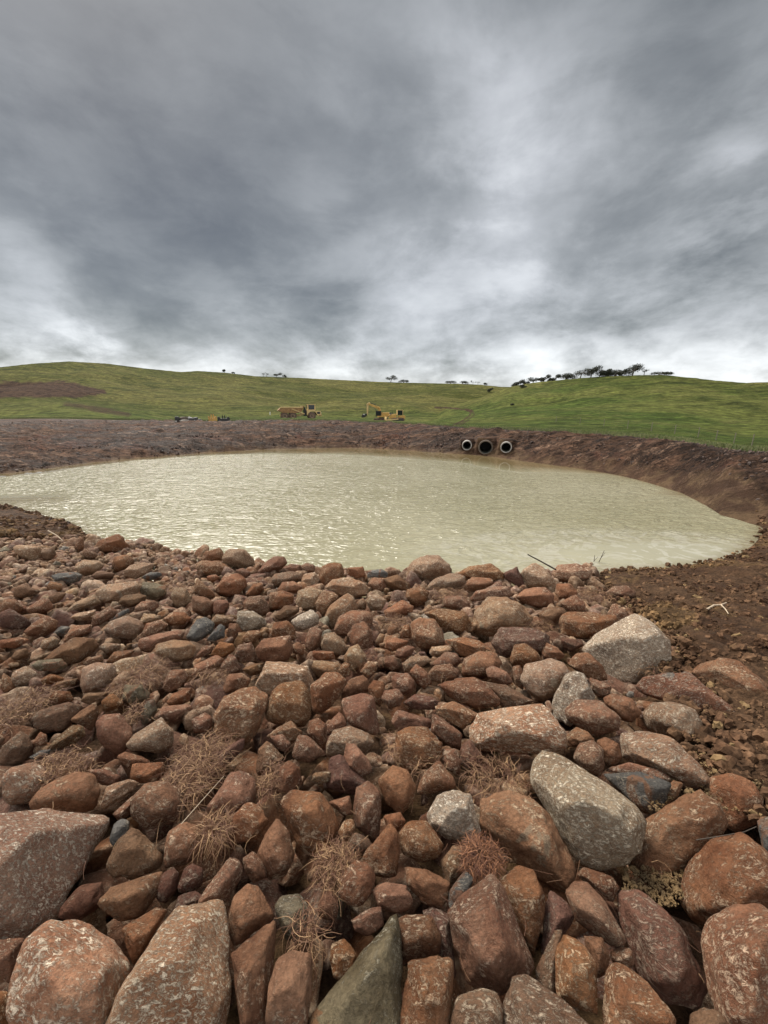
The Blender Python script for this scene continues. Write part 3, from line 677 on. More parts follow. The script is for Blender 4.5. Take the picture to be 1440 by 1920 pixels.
Pr 3|797,1105 815,1085 845,1075 870,1078 875,1095 850,1105 815,1110
Ra 2|860,1075 880,1062 920,1057 945,1075 945,1085 920,1092 880,1085
Rr 3|862,1100 885,1082 920,1085 925,1095 900,1108 875,1110
Ra 3|881,1125 895,1108 930,1100 955,1100 957,1118 925,1120 900,1125 885,1128
Rr 2|831,1130 835,1118 865,1117 880,1130 880,1145 850,1142 832,1138
Pa 4|975,1075 990,1062 1003,1055 1020,1065 1038,1085 1038,1105 1010,1102 990,1100|pointed tan rock against the water
Da 2|945,1075 970,1062 975,1080 985,1098 970,1100 948,1085
Rr 3|1035,1075 1045,1060 1080,1057 1110,1068 1105,1085 1070,1097 1042,1090
Rr 2|965,1120 985,1105 1020,1100 1038,1115 1038,1135 1010,1140 990,1135
Rr 2|1040,1110 1045,1095 1070,1095 1082,1110 1080,1125 1050,1127
Ra 1|1050,1130 1080,1115 1095,1130 1100,1148 1070,1150
Br 1|1010,1150 1030,1138 1055,1140 1065,1155 1045,1170 1020,1175
Ra 2|1130,1115 1150,1100 1175,1098 1192,1110 1185,1120 1155,1122 1140,1125|red rock half buried in dark soil
Ra 1|1140,1150 1150,1132 1175,1150 1180,1160 1160,1175 1145,1170
Br 2|720,1085 745,1078 768,1095 765,1110 745,1110 725,1100
Rr 1|760,1120 765,1105 790,1100 805,1110 800,1130 780,1138 765,1128
Rr 1|720,1145 755,1125 775,1138 772,1150 745,1160 720,1160
Ra 4|378,1050 385,1035 412,1027 420,1040 415,1052 385,1055
Pr 4|417,1045 430,1030 458,1030 475,1047 478,1058 460,1066 435,1063 418,1052|wide tan boulder topping the bank edge
Ra 2|367,1065 375,1052 410,1052 432,1065 432,1075 405,1080 380,1078
Ra 2|405,1105 420,1080 445,1075 460,1085 462,1100 445,1115 425,1118 407,1112|rounded cube-like red rock
Rr 1|440,1070 455,1065 470,1073 465,1085 455,1083
Rr 3|500,1052 515,1043 532,1044 538,1055 530,1067 510,1072 488,1080 482,1072
Rr 2|530,1065 545,1057 565,1060 568,1070 555,1078 535,1072
Rr 2|563,1062 575,1055 590,1060 590,1072 572,1078
Ba 2|507,1090 515,1075 545,1072 565,1075 568,1088 545,1095 520,1100 505,1105
Rr 3|596,1085 602,1065 620,1055 640,1058 645,1075 640,1090 615,1103 600,1100|big rounded red rock topping the bank edge
Ra 3|652,1065 680,1063 685,1080 670,1085 652,1078
Sa 3|690,1070 715,1067 727,1075 725,1083 690,1083
Pr 2|565,1090 570,1077 590,1073 598,1085 595,1100 575,1103
Pa 2|612,1100 625,1087 655,1083 680,1092 692,1105 690,1115 665,1122 640,1115 620,1110
Rr 1|690,1095 700,1083 720,1085 725,1100 715,1112 698,1110
Rr 2|520,1108 530,1092 550,1090 567,1100 560,1112 535,1115
Ra 1|505,1130 507,1112 530,1108 550,1115 550,1130 530,1140 507,1143
Pa 2|555,1130 560,1108 585,1102 605,1108 600,1135 590,1143 560,1142
Ra 2|592,1130 605,1108 625,1110 635,1120 615,1145 605,1155 593,1145
Pa 2|607,1155 620,1135 650,1113 662,1120 670,1140 660,1150 640,1155 632,1175 622,1178 610,1165|large leaning tan boulder
Rr 2|627,1180 637,1155 660,1145 690,1147 698,1160 695,1180 665,1195 635,1190
Ra 4|652,1190 665,1170 683,1165 697,1185 700,1210 685,1220 665,1215 655,1200|smooth shield-shaped red rock
La 4|545,1165 565,1152 585,1142 598,1155 597,1170 570,1182 555,1180|pale cream angular rock
La 4|443,1165 447,1145 475,1147 495,1160 500,1172 480,1182 455,1182|blocky pale cream-coloured rock
Rr 1|455,1130 465,1120 490,1117 502,1132 505,1150 490,1155 460,1145
Br 2|515,1155 535,1135 560,1138 560,1148 540,1160 525,1163
Ra 1|508,1185 515,1168 540,1165 552,1180 555,1200 530,1200 510,1195
Ra 3|480,1215 492,1200 520,1195 545,1192 548,1220 540,1238 500,1242 483,1235|large cracked-face red block
Ra 1|440,1230 447,1210 470,1205 482,1225 478,1240 455,1243
Rr 2|572,1200 580,1180 590,1175 605,1182 600,1210 585,1222 573,1215
Pa 1|603,1210 608,1190 625,1185 640,1200 655,1215 640,1228 620,1225 605,1220
Pr 2|645,1230 655,1215 670,1208 687,1230 685,1250 660,1258 647,1245
Ra 1|585,1230 588,1220 625,1222 628,1235 600,1240
Ra 0|545,1210 560,1203 570,1215 570,1228 550,1225
Rr 1|455,1195 465,1183 485,1182 490,1192 475,1205 458,1205
Ra 0|425,1190 430,1170 445,1170 455,1185 450,1200 435,1205
Sa 2|360,1175 370,1162 385,1158 402,1168 400,1185 380,1198 365,1205 350,1195|blue-grey and rust split rock
Sa 2|387,1200 400,1185 412,1170 422,1175 420,1195 400,1203
Pr 1|395,1165 405,1152 425,1155 437,1165 420,1172 400,1170
Rr 2|360,1118 385,1120 400,1130 397,1145 380,1153 362,1145
Ra 1|400,1148 402,1127 425,1125 430,1135 420,1150 405,1153
Ra 2|362,1110 370,1085 385,1100 400,1110 405,1122 385,1123
Rr 0|390,1090 388,1080 405,1077 412,1083 400,1092
Rr 0|460,1115 475,1095 490,1093 495,1105 485,1115 470,1120
Ra 1|395,1228 412,1203 437,1208 440,1220 420,1232
Ra 0|360,1235 385,1210 400,1212 395,1225 365,1240
Ra 3|175,1030 185,1015 220,1002 228,1005 242,1027 225,1035 190,1037|red peaked rock beside the water
Pa 2|24,1030 32,1022 50,1028 75,1025 78,1045 60,1052 35,1042|wide saddle-shaped grey-tan rock
Br 1|77,1035 100,1025 105,1040 95,1050 80,1048
Ra 1|150,1040 160,1027 180,1037 185,1045 165,1049
Ra 2|140,1025 148,1005 157,1010 157,1027 148,1035
Pr 2|140,1065 155,1050 185,1052 195,1060 180,1075 160,1080 145,1075
Rr 2|210,1060 215,1045 235,1040 252,1048 250,1060 230,1065 215,1075
Pa 2|233,1070 245,1060 270,1055 288,1058 278,1075 255,1085 235,1080
Sa 2|97,1080 110,1075 140,1073 155,1078 148,1090 120,1095 105,1090|thin flat slate-blue stone
Sa 2|268,1080 280,1073 300,1073 303,1080 285,1088 270,1086
Br 1|170,1080 185,1070 215,1075 210,1085 180,1087
Ba 1|25,1110 30,1100 45,1097 75,1108 70,1115 40,1122 28,1118
Rr 1|0,1135 10,1122 30,1125 45,1140 35,1150 0,1150
Da 1|0,1178 0,1150 20,1142 50,1160 58,1170 40,1180|dark red slab at the left edge
Ra 2|45,1185 60,1170 85,1155 107,1165 105,1180 80,1192 55,1192
Ra 1|50,1140 75,1125 90,1122 100,1140 85,1148 55,1150
Br 1|90,1120 105,1110 125,1112 115,1125 100,1133
Or 1|87,1100 95,1090 115,1095 118,1105 105,1112 92,1108
Pa 3|180,1110 190,1098 235,1098 255,1090 265,1100 255,1115 220,1130 195,1130 183,1122|large tan trough-shaped boulder
Br 2|222,1130 230,1118 260,1113 275,1118 270,1132 240,1140
Ga 2|260,1105 270,1092 290,1093 312,1100 310,1115 290,1125 272,1120
Ra 2|253,1140 265,1128 290,1127 298,1135 290,1145 260,1150
Pr 2|320,1115 330,1100 350,1105 358,1125 345,1142 330,1138 322,1125|upright tan rock with pale stripe
Ra 2|172,1175 175,1155 205,1137 218,1145 215,1155 190,1170 175,1175
Pa 1|130,1160 145,1150 180,1143 175,1160 155,1165
Sa 2|207,1165 220,1150 240,1140 243,1147 215,1165
Pr 2|195,1180 210,1165 240,1155 265,1165 270,1180 250,1200 215,1198|low tan boulder with straw on it
Ra 1|265,1190 275,1170 300,1162 315,1172 300,1185 275,1197
Rr 2|305,1160 325,1148 345,1148 358,1160 345,1172 320,1173
Pr 1|262,1165 270,1150 290,1152 300,1160 285,1168 265,1170
Ra 1|262,1218 262,1198 290,1190 330,1182 345,1185 340,1198 300,1205 280,1225
Pr 3|290,1225 295,1208 325,1200 355,1203 368,1215 360,1235 330,1242 300,1235|wide oval cream-mottled rock
Pa 1|185,1215 195,1205 225,1208 225,1218 200,1225
Ra 0|120,1205 125,1190 135,1173 170,1172 170,1185 145,1195
Pr 1|75,1215 80,1200 100,1193 112,1200 108,1212 90,1220
Oa 1|155,1245 165,1235 190,1227 195,1238 175,1247
Ra 0|200,1240 215,1222 255,1218 240,1235 215,1245
Pa 1|120,1150 140,1130 175,1115 190,1130 165,1140 130,1148
Ra 0|0,1290 5,1262 18,1270 30,1290 10,1300
Ra 0|75,1275 95,1262 120,1272 115,1282 80,1285
Ba 1|95,1290 110,1278 145,1272 140,1285 110,1295
Ra 1|0,1200 40,1195 55,1200 30,1215 0,1215
Br 0|20,1235 30,1220 50,1215 55,1228 35,1238
Rr 1|722,1215 725,1200 740,1195 767,1203 750,1215 735,1222
Rr 2|740,1230 745,1218 765,1210 778,1215 770,1230 750,1235
Ra 0|725,1190 730,1172 745,1168 748,1190 735,1197
Ra 1|750,1195 755,1175 765,1170 772,1185 770,1197
Pr 1|805,1225 810,1213 840,1210 848,1220 825,1230 808,1230
Rr 1|735,1275 740,1265 765,1262 778,1280 770,1300 750,1305 738,1295
Rr 2|715,1310 722,1295 745,1292 757,1305 750,1322 730,1328
Pr 0|755,1245 770,1232 800,1230 808,1240 785,1255 760,1260
Ra 1|770,1260 780,1245 800,1260 810,1280 795,1290 780,1280
Ra 1|720,1245 725,1230 742,1232 747,1250 735,1258
Ra 0|735,1355 745,1330 765,1340 810,1350 808,1365 775,1360 750,1375
Rr 1|690,1290 700,1275 720,1280 725,1305 712,1325 698,1315
Ra 1|675,1260 690,1240 708,1242 705,1258 690,1270
Pr -1|578,1250 590,1238 635,1242 650,1260 630,1275 600,1270
Ra 1|633,1258 645,1242 655,1245 658,1265 640,1272
Pr 2|688,1130 692,1115 710,1115 725,1125 715,1145 695,1145
Br 0|668,1130 680,1120 688,1130 685,1143 670,1142
Pa 2|705,1200 712,1188 722,1190 718,1205 706,1207
Ra 1|1015,1220 1025,1205 1045,1215 1060,1230 1045,1238 1020,1235
Da -1|1050,1195 1090,1200 1095,1210 1070,1222 1052,1212
Rr 0|960,1250 975,1248 985,1270 980,1295 965,1280
Ra 0|617,1504 655,1492 662,1525 645,1530 628,1515
Br 0|655,1580 665,1560 690,1572 700,1590 680,1605 660,1600
Dr -4|1020,1710 1030,1670 1060,1690 1080,1720 1050,1750 1035,1780 1015,1790
Dr -5|790,1710 815,1700 845,1720 850,1780 855,1840 825,1790 825,1740
Rr -2|1145,1785 1165,1775 1185,1780 1190,1810 1165,1815 1145,1800'''
ROCKS = []
for ln in ROCKDATA.strip().splitlines():
    f = ln.split('|'); cs, lift = f[0].split(); pts = np.array([[float(a) for a in q.split(',')] for q in f[1].split()])
    ROCKS.append(dict(c=cs[0], sh=cs[1], lift=float(lift)*.012, pts=pts, mark=f[2] if len(f) > 2 else None))
bankf = lambda x, y: np.maximum(ground(x, y), .17)
def hull2(P):
    P = P[np.lexsort((P[:, 1], P[:, 0]))]
    def half(Q):
        H = []
        for q in Q:
            while len(H) > 1 and (H[-1][0]-H[-2][0])*(q[1]-H[-2][1])-(H[-1][1]-H[-2][1])*(q[0]-H[-2][0]) <= 1e-9: H.pop()
            H.append(q)
        return H[:-1]
    return np.array(half(P)+half(P[::-1]))
def build_rock(R, idx):
    rng = np.random.default_rng(1000+idx); pts = R['pts']
    # area centroid
    x, y = pts[:, 0], pts[:, 1]; x2, y2 = np.roll(x, -1), np.roll(y, -1); cr = x*y2-x2*y; A = cr.sum()/2
    cx = ((x+x2)*cr).sum()/(6*A); cy = ((y+y2)*cr).sum()/(6*A)
    far = cy < 1250
    c = rayhit(cx, cy, R['lift']*(1+max(0, (1500-cy)/400)), bankf)
    w = c-np.array([0, 0, CAM_H]); dist = np.linalg.norm(w); w = w/dist
    right = unit(np.cross(w, [0, 0, 1.])); up = np.cross(right, w)
    loc = []
    for p in pts:
        d = ray(*p); t = dist/(d@w); q = d*t-w*dist; loc.append((q@right, q@up))
    L = np.array(loc); 
    if ((L[:, 0]*np.roll(L[:, 1], -1)-np.roll(L[:, 0], -1)*L[:, 1]).sum()) < 0: L = L[::-1]
    L = hull2(L)
    ext = L.max(0)-L.min(0); rmean = sqrt(abs(A))/FPX*(dist*(np.array([0, cos(TILT), -sin(TILT)])@w))*.56
    dep = min(rmean*1.05, .8*max(ext)*.5+.2*rmean)*(.78 if R['sh'] == 'a' else .9)
    if R['c'] == 'F': dep *= .45
    c = c+w*dep*.30       # seat it: the visible face is near the stone surface
    # outward planes through every outline edge, one leaning to the front and one to the back
    Ns, Hs = [], []
    Ln = np.roll(L, -1, 0)
    for a, b_ in zip(L, Ln):
        e = b_-a
        if np.hypot(*e) < 1e-5: continue
        n2 = np.array([e[1], -e[0]])/np.hypot(*e); h = n2@a
        if h < .15*rmean: h = .15*rmean
        lf = rng.uniform(.15, .75) if R['sh'] == 'a' else rng.uniform(.3, .7)
        for s, l_ in ((-1, lf), (1, rng.uniform(.2, .7))):
            n3 = np.array([n2[0], n2[1], s*l_]); m_ = np.linalg.norm(n3); Ns.append(n3/m_); Hs.append(h/m_)
    nf = rng.integers(3, 5) if R['sh'] == 'a' else rng.integers(5, 9)
    tl = .42 if R['sh'] == 'a' else .6
    for s in (-1, 1):
        for q in range(nf):
            a = 2*pi*(q+rng.uniform(-.3, .3))/nf; t_ = rng.uniform(.05, tl)*1.5; n3 = unit(np.array([cos(a)*t_*dep/(ext[0]/2), sin(a)*t_*dep/(ext[1]/2), s]))
            s0 = (np.c_[L, np.zeros(len(L))]@n3).max(); Ns.append(n3); Hs.append(max(dep*rng.uniform(.82, 1.0), .96*s0))
    if R['sh'] == 'a' or rng.uniform() < .35:
        sd_ = rng.choice([-1, 1])
        for v3, hh_ in (((rng.uniform(-.25, .25), rng.uniform(.55, 1.0), -1.), rng.uniform(.70, .88)), ((sd_*rng.uniform(.2, .5), -rng.uniform(.25, .6), -1.), rng.uniform(.72, .9)), ((-sd_*rng.uniform(.6, 1.1), rng.uniform(-.2, .2), -1.), rng.uniform(.75, .95))):
            n3 = unit(np.array(v3)*[1.15*dep/(ext[0]/2), 1.15*dep/(ext[1]/2), 1]); s0 = (np.c_[L, np.zeros(len(L))]@n3).max(); su = (np.c_[L, np.full(len(L), -dep*.35)]@n3).max(); Ns.append(n3); Hs.append(max(su*hh_, dep*.5, .95*s0))
    for q in range(4 if R['sh'] == 'a' else 5):      # broken-off corners
        n3 = unit(rng.normal(size=3)*[1, 1, .8]); sup = (np.c_[L, np.zeros(len(L))]@n3).max(); sup = max(sup, abs(n3[2])*dep*.9+.55*np.hypot(n3[0], n3[1])*rmean)
        s0 = (np.c_[L, np.zeros(len(L))]@n3).max(); Ns.append(n3); Hs.append(max(sup*rng.uniform(.88, .985), .955*s0))
    Ns = np.array(Ns); Hs = np.array(Hs)
    spx = max(ext)/dist*720
    base, F = ICO[6 if spx > 240 else 5 if spx > 75 else 4 if spx > 30 else 3]
    half = np.array([ext[0]/2, ext[1]/2, dep]); dirs = unit(base*half)
    p = 150 if R['sh'] == 'a' else 60
    r = poly_solid(dirs, Ns, Hs, p)*1.075
    P = dirs*r[:, None]
    q = P/rmean
    o = idx*7.7
    amp = .045 if R['sh'] == 'a' else .035
    dn = fbm(q*1.4+o, 3, 2)*amp+fbm(q*4.5+o, 4, 7, .62)*.020
    # flaked chips along the edges
    ch = np.maximum(fbm(q*2.6+o+9, 2, 13)-.25, 0)*-.10
    P = P*(1+dn+ch)[:, None]
    Wd = P[:, :1]*right+P[:, 1:2]*up+P[:, 2:3]*w
    m_ = mesh_np('rock', Wd, F, [RM[R['c']]])
    ob = link(bpy.data.objects.new('rock', m_)); ob.location = c
    R.update(cx=cx, cy=cy, loc=c, size=max(ext), area=abs(A), ext=ext, asp=max(ext)/max(min(ext), 1e-3), rm=rmean, obj=ob)
    return ob
for i, R in enumerate(ROCKS): build_rock(R, i)
# --- labels that single each stone out
SHAPEW = {'a': 'angular', 'r': 'rounded'}
COLW = {'R': 'red-brown', 'B': 'brown', 'P': 'pale mottled', 'T': 'pale-streaked', 'L': 'pale speckled', 'S': 'slate-grey', 'O': 'orange-brown', 'D': 'dark red', 'G': 'grey-green', 'F': 'flat red'}
marks = [R for R in ROCKS if R['mark']]
SHORTN = {}
def direction(dx, dy):
    a = (math.degrees(atan2(-dy, dx))+360) % 360
    return ['right of', 'above right of', 'above', 'above left of', 'left of', 'below left of', 'below', 'below right of'][int(((a+22.5) % 360)//45)]
ORD = ['', 'second ', 'third ', 'fourth ', 'fifth ', 'sixth ', 'seventh ', 'eighth ']
buckets = {}
for R in ROCKS:
    if R['mark']: R['label'] = R['mark']; continue
    sz = sqrt(R['area']); R['sw'] = 'large' if sz > 62 else 'medium' if sz > 40 else 'small'
    M = min(marks, key=lambda m: math.hypot(m['cx']-R['cx'], (m['cy']-R['cy'])))
    dr = direction(R['cx']-M['cx'], R['cy']-M['cy'])
    buckets.setdefault((M['mark'], dr), []).append((math.hypot(M['cx']-R['cx'], M['cy']-R['cy']), R))
for (mk, dr), lst in buckets.items():
    lst.sort(key=lambda t: t[0])
    for q, (_, R) in enumerate(lst):
        R['label'] = (f"{ORD[q]}" if q else '') + f"{R['sw']} {SHAPEW[R['sh']]} {COLW[R['c']]} rock {dr} the {mk}"
        if len(R['label'].split()) > 16: R['label'] = R['label'].replace(f" {SHAPEW[R['sh']]}", '')
        if len(R['label'].split()) > 16: R['label'] = R['label'].replace(f" {COLW[R['c']]}", '')
for R in ROCKS: tag(R['obj'], R['label'], 'rock', 'rocks of the stone bank')

# filler stones: everything smaller, under and between the traced ones
print('T', round(time.perf_counter()-T0, 1))
def filler(n_try, rlo, rhi, seed, sink):
    rng = np.random.default_rng(seed)
    x = rng.uniform(-14, 5.5, n_try); y = rng.uniform(-2.3, 10, n_try)
    ok = rockmask(x, y); x, y = x[ok], y[ok]
    r = rlo*(rhi/rlo)**(rng.uniform(0, 1, len(x))**1.3)
    z = ground(x, y); return x, y, z, r
traced = [R['pts'] for R in ROCKS]
VV, FF, off = [], [], 0
lib = []
for i in range(26):
    rng = np.random.default_rng(500+i); n = rng.integers(9, 15)
    Nn = unit(rng.normal(size=(n, 3))); Nn = np.vstack([Nn, [[1, 0, 0], [-1, 0, 0], [0, 1, 0], [0, -1, 0], [0, 0, 1], [0, 0, -1]]])
    H = np.concatenate([rng.uniform(.62, .95, n), [1.05]*6]); sc = np.array([1, rng.uniform(.65, .95), rng.uniform(.5, .8)])
    ent = {}
    for lod in (2, 3, 4):
        B, Fq = ICO[lod]; r = poly_solid(B, Nn, H, rng.integers(50, 120)); Pq = B*r[:, None]*sc*1.1
        Pq = Pq*(1+.05*fbm(Pq*1.8+i*5, 3, 3))[:, None]; ent[lod] = (Pq, Fq)
    lib.append(ent)
def add_fill(x, y, z, r, seed):
    global off
    rng = np.random.default_rng(seed)
    for a, b_, c_, s in zip(x, y, z, r):
        px = project([a, b_, c_]); big = px[2] > 0 and s/px[2]*384 > 6
        Pq, Fq = lib[rng.integers(len(lib))][4 if (px[2] > 0 and s/px[2]*384 > 14) else 3 if (px[2] > 0 and s/px[2]*384 > 4) else 2]
        q = rng.normal(size=4)*np.array([1, .5, .5, 1.2]); q /= np.linalg.norm(q); w_, i_, j_, k_ = q
        M = np.array([[1-2*(j_*j_+k_*k_), 2*(i_*j_-k_*w_), 2*(i_*k_+j_*w_)], [2*(i_*j_+k_*w_), 1-2*(i_*i_+k_*k_), 2*(j_*k_-i_*w_)], [2*(i_*k_-j_*w_), 2*(j_*k_+i_*w_), 1-2*(i_*i_+j_*j_)]])
        VV.append(Pq@M.T*s+[a, b_, c_]); FF.append(Fq+off); off += len(Pq)
def cover(x, y, z, grow):
    """is the point seen under a traced stone"""
    pr = project(np.stack([x, y, z], -1)); ok = np.zeros(len(x), bool); vis = pr[:, 2] > .2
    for R in ROCKS:
        c0 = np.array([R['cx'], R['cy']]); q = c0+(R['pts']-c0)*grow
        lo, hi = q.min(0), q.max(0); s = vis & (pr[:, 0] > lo[0]) & (pr[:, 0] < hi[0]) & (pr[:, 1] > lo[1]) & (pr[:, 1] < hi[1])
        idx = np.where(s)[0]
        if len(idx): ok[idx] |= in_poly(pr[idx, 0], pr[idx, 1], [tuple(t) for t in q])
    return ok
def thin(x, y, z, r, gap):
    """keep stones that do not overlap much, largest first"""
    o = np.argsort(-r); cell = {}; keep = []
    for i in o:
        cx_, cy_ = int(x[i]/.3), int(y[i]/.3); bad = False
        for dx in (-1, 0, 1):
            for dy in (-1, 0, 1):
                for j in cell.get((cx_+dx, cy_+dy), ()):
                    if (x[i]-x[j])**2+(y[i]-y[j])**2 < (gap*(r[i]+r[j]))**2: bad = True; break
                if bad: break
            if bad: break
        if not bad: cell.setdefault((cx_, cy_), []).append(i); keep.append(i)
    keep = np.array(keep); return x[keep], y[keep], z[keep], r[keep]
x, y, z, r = filler(26000, .07, .17, 3, 0); x, y, z, r = thin(x, y, z, r, .72)
cv = cover(x, y, z+r*.2, .95); dsh = pond_sd(x, y); nearcam = sstep(3.2, 1.6, np.hypot(x, y)); z = np.maximum(z, .04)-.07-np.where(cv, .10, 0)-r*.34-.02-.12*nearcam+.13*sstep(1.3, .2, dsh)
# leave the camera's own standing place free of stones that would rise above the traced ones
add_fill(x, y, z, r, 21)
x, y, z, r = filler(60000, .03, .085, 4, 0); x, y, z, r = thin(x, y, z, r, .8)
cv = cover(x, y, z+.01, 1.0); sel = ~cv; x, y, z, r = x[sel], y[sel], z[sel], r[sel]
rng = np.random.default_rng(31); dsh = pond_sd(x, y); nearcam = sstep(3.2, 1.6, np.hypot(x, y)); z = np.maximum(z, .03)-.035-r*.3-rng.uniform(0, .05, len(z))-.12*nearcam+.08*sstep(1.3, .2, dsh)
add_fill(x, y, z, r, 22)
fo = obj_np('small_stones', np.vstack(VV), np.vstack(FF), RM['r']); tag(fo, 'countless smaller red-brown stones filling the gaps of the bank', 'stones', kind='stuff')
# vary the filler's stone by material, weighted dark to paint gap shade
nf_ = [len(f) for f in FF]; ch = np.random.default_rng(5).choice(8, len(nf_), p=[.45, .21, .045, .01, .02, .245, .012, .008])
for kx in 'bPSODGF': fo.data.materials.append(RM[kx])
fo.data.polygons.foreach_set('material_index', np.repeat(ch, nf_).astype(np.int32))
print('filler stones', len(nf_), 'verts', off)

# ---------------------------------------------------------------- soil clods and gravel
print('T', round(time.perf_counter()-T0, 1))
def scatter_clods(name, x, y, z, r, m, label, seed, lod=1):
    rng = np.random.default_rng(seed); VV, FF, off = [], [], 0; L = []
    for i in range(14):
        B, Fq = ICO[2 if lod == 2 else 1]; Pq = B*(1+.5*fbm(B*2.4+i*3.1, 3, 6, .6))[:, None]*rng.uniform(.6, 1.1, 3); L.append((Pq, Fq))
    pick = rng.integers(0, 14, len(x)); t = rng.uniform(0, 6.28, len(x))
    for q, (Pq, Fq) in enumerate(L):
        w = np.where(pick == q)[0]; n_ = len(w)
        if not n_: continue
        ct, st = np.cos(t[w])[:, None], np.sin(t[w])[:, None]; sc_ = r[w][:, None]
        VX = (Pq[None, :, 0]*ct-Pq[None, :, 1]*st)*sc_+x[w][:, None]; VY = (Pq[None, :, 0]*st+Pq[None, :, 1]*ct)*sc_+y[w][:, None]; VZ = Pq[None, :, 2]*sc_+z[w][:, None]
        VV.append(np.stack([VX, VY, VZ], -1).reshape(-1, 3)); FF.append((Fq[None]+(np.arange(n_)*len(Pq))[:, None, None]).reshape(-1, 3)+off); off += n_*len(Pq)
    o = obj_np(name, np.vstack(VV), np.vstack(FF), m, smooth=False); tag(o, label, 'soil', kind='stuff'); return o
rng = np.random.default_rng(77)
n = 110000; x = rng.uniform(1.2, 13, n); y = rng.uniform(.2, 10.5, n)
dd = pond_sd(x, y); rs = rocksd(x, y); ok = (dd > .03) & (rs > -.12) & (rng.uniform(0, 1, n) < (3.2/np.maximum(np.hypot(x, y), 2.))**1.6); x, y = x[ok], y[ok]
r = .009*(7.0)**(rng.uniform(0, 1, len(x))**3.0); xe = rng.uniform(3.9, 10.5, 5000); ye = rng.uniform(6.3, 12, 5000); de = pond_sd(xe, ye); ke = (de > -.10) & (de < .35+.15*np.sin(xe*3)) & (rocksd(xe, ye) > .1); xe, ye = xe[ke], ye[ke]
x = np.append(x, xe); y = np.append(y, ye); r = np.append(r, .016*(4.2)**(rng.uniform(0, 1, len(xe))**2.0))
z = np.maximum(ground(x, y), -.02)+fbm2(x, y, 3.2, 3, 41)*.035+np.abs(fbm2(x, y, 9, 3, 51))*.03-r*.1
scatter_clods('soil_clods', x, y, z, r, CLOD, 'dark crumbly soil clods heaped right of the stone bank', 1, 2)
n = 9000; x = rng.uniform(-14, -5.5, n); y = rng.uniform(6.5, 13.5, n); dd = pond_sd(x, y); ok = (dd > .03) & (rocksd(x, y) > -.15) & (dd < 3.5); x, y = x[ok], y[ok]
r = .02*(5)**(rng.uniform(0, 1, len(x))**2); z = ground(x, y)+.02
scatter_clods('spoil_clods', x, y, z, r, CLOD, 'brown clods on the low spit of soil beside the water', 2, 1)
n = 90000; x = rng.uniform(-48, 22, n); y = rng.uniform(9, 54, n); dd = pond_sd(x, y); rad_ = np.hypot(x, y)
azq = np.clip(np.arctan2(x, y), -.8, .8); rcq = (ZC-CAM_H)/crest(azq)
ok = (dd > .1) & (rad_ < rcq) & (rng.uniform(0, 1, n) < np.where(dd < 4.5, .9, .12)*(fbm2(x, y, .5, 2, 77) > -.25)); x, y, dd = x[ok], y[ok], dd[ok]
r = .03*(3.4)**(rng.uniform(0, 1, len(x))**3)*(.5+.5*np.minimum(np.hypot(x, y)/25, 1)); z = ground(x, y)+.02+.5*np.maximum(.11*fbm2(x, y, .9, 5, 3, .6), 0)
scatter_clods('clay_clods', x, y, z, r, CLAYCLOD, 'rough clay clods all over the bare banks round the pond', 3, 1)
# yellowish gravel pockets in the soil wedge
PX = rng.uniform(1215, 1440, 1500); PY = rng.uniform(1395, 1520, 1500)
def rayhit_v(px, py, lift):
    d = np.stack([ray(a, b_) for a, b_ in zip(px, py)]); t = -2.0/d[:, 2]
    for _ in range(14):
        t = t*.4+.6*(ground(d[:, 0]*t, d[:, 1]*t)+lift-CAM_H)/d[:, 2]
    return np.stack([d[:, 0]*t, d[:, 1]*t, CAM_H+d[:, 2]*t], -1)
gp = np.vstack([rayhit_v(PX[:900], PY[:900], 0.0), rayhit_v(rng.uniform(1170, 1285, 500), rng.uniform(1625, 1700, 500), -.1)])
GRAV = simple('yellow_gravel', (.165, .105, .045), .85, 0, .5, 9)
scatter_clods('gravel', gp[:, 0], gp[:, 1], gp[:, 2], .003+.008*rng.uniform(0, 1, len(gp))**3, GRAV, 'yellowish gravel between the stones and the soil', 4, 2)

# ---------------------------------------------------------------- straw, twigs
print('T', round(time.perf_counter()-T0, 1))
def blade_mesh(paths, w0):
    """paths (n,k,3): thin four-sided tapering stalks"""
    VV, FF = [], []; n, kk, _ = paths.shape
    tang = np.gradient(paths, axis=1); tang = tang/np.maximum(np.linalg.norm(tang, axis=2, keepdims=True), 1e-9)
    side = np.cross(tang, np.array([.31, .2, .93])); side /= np.maximum(np.linalg.norm(side, axis=2, keepdims=True), 1e-9); up = np.cross(side, tang)
    tp = np.linspace(1, .35, kk)[None, :, None]*w0[:, None, None]
    ring = np.stack([paths+side*tp, paths+up*tp*.6, paths-side*tp, paths-up*tp*.6], 2)   # n,k,4,3
    V = ring.reshape(-1, 3); base = (np.arange(n)[:, None, None]*kk+np.arange(kk-1)[None, :, None])*4; q = np.arange(4)[None, None, :]; q2 = (q+1) % 4
    F = np.stack([base+q, base+q2, base+4+q2, base+4+q], -1).reshape(-1, 4); return V, F
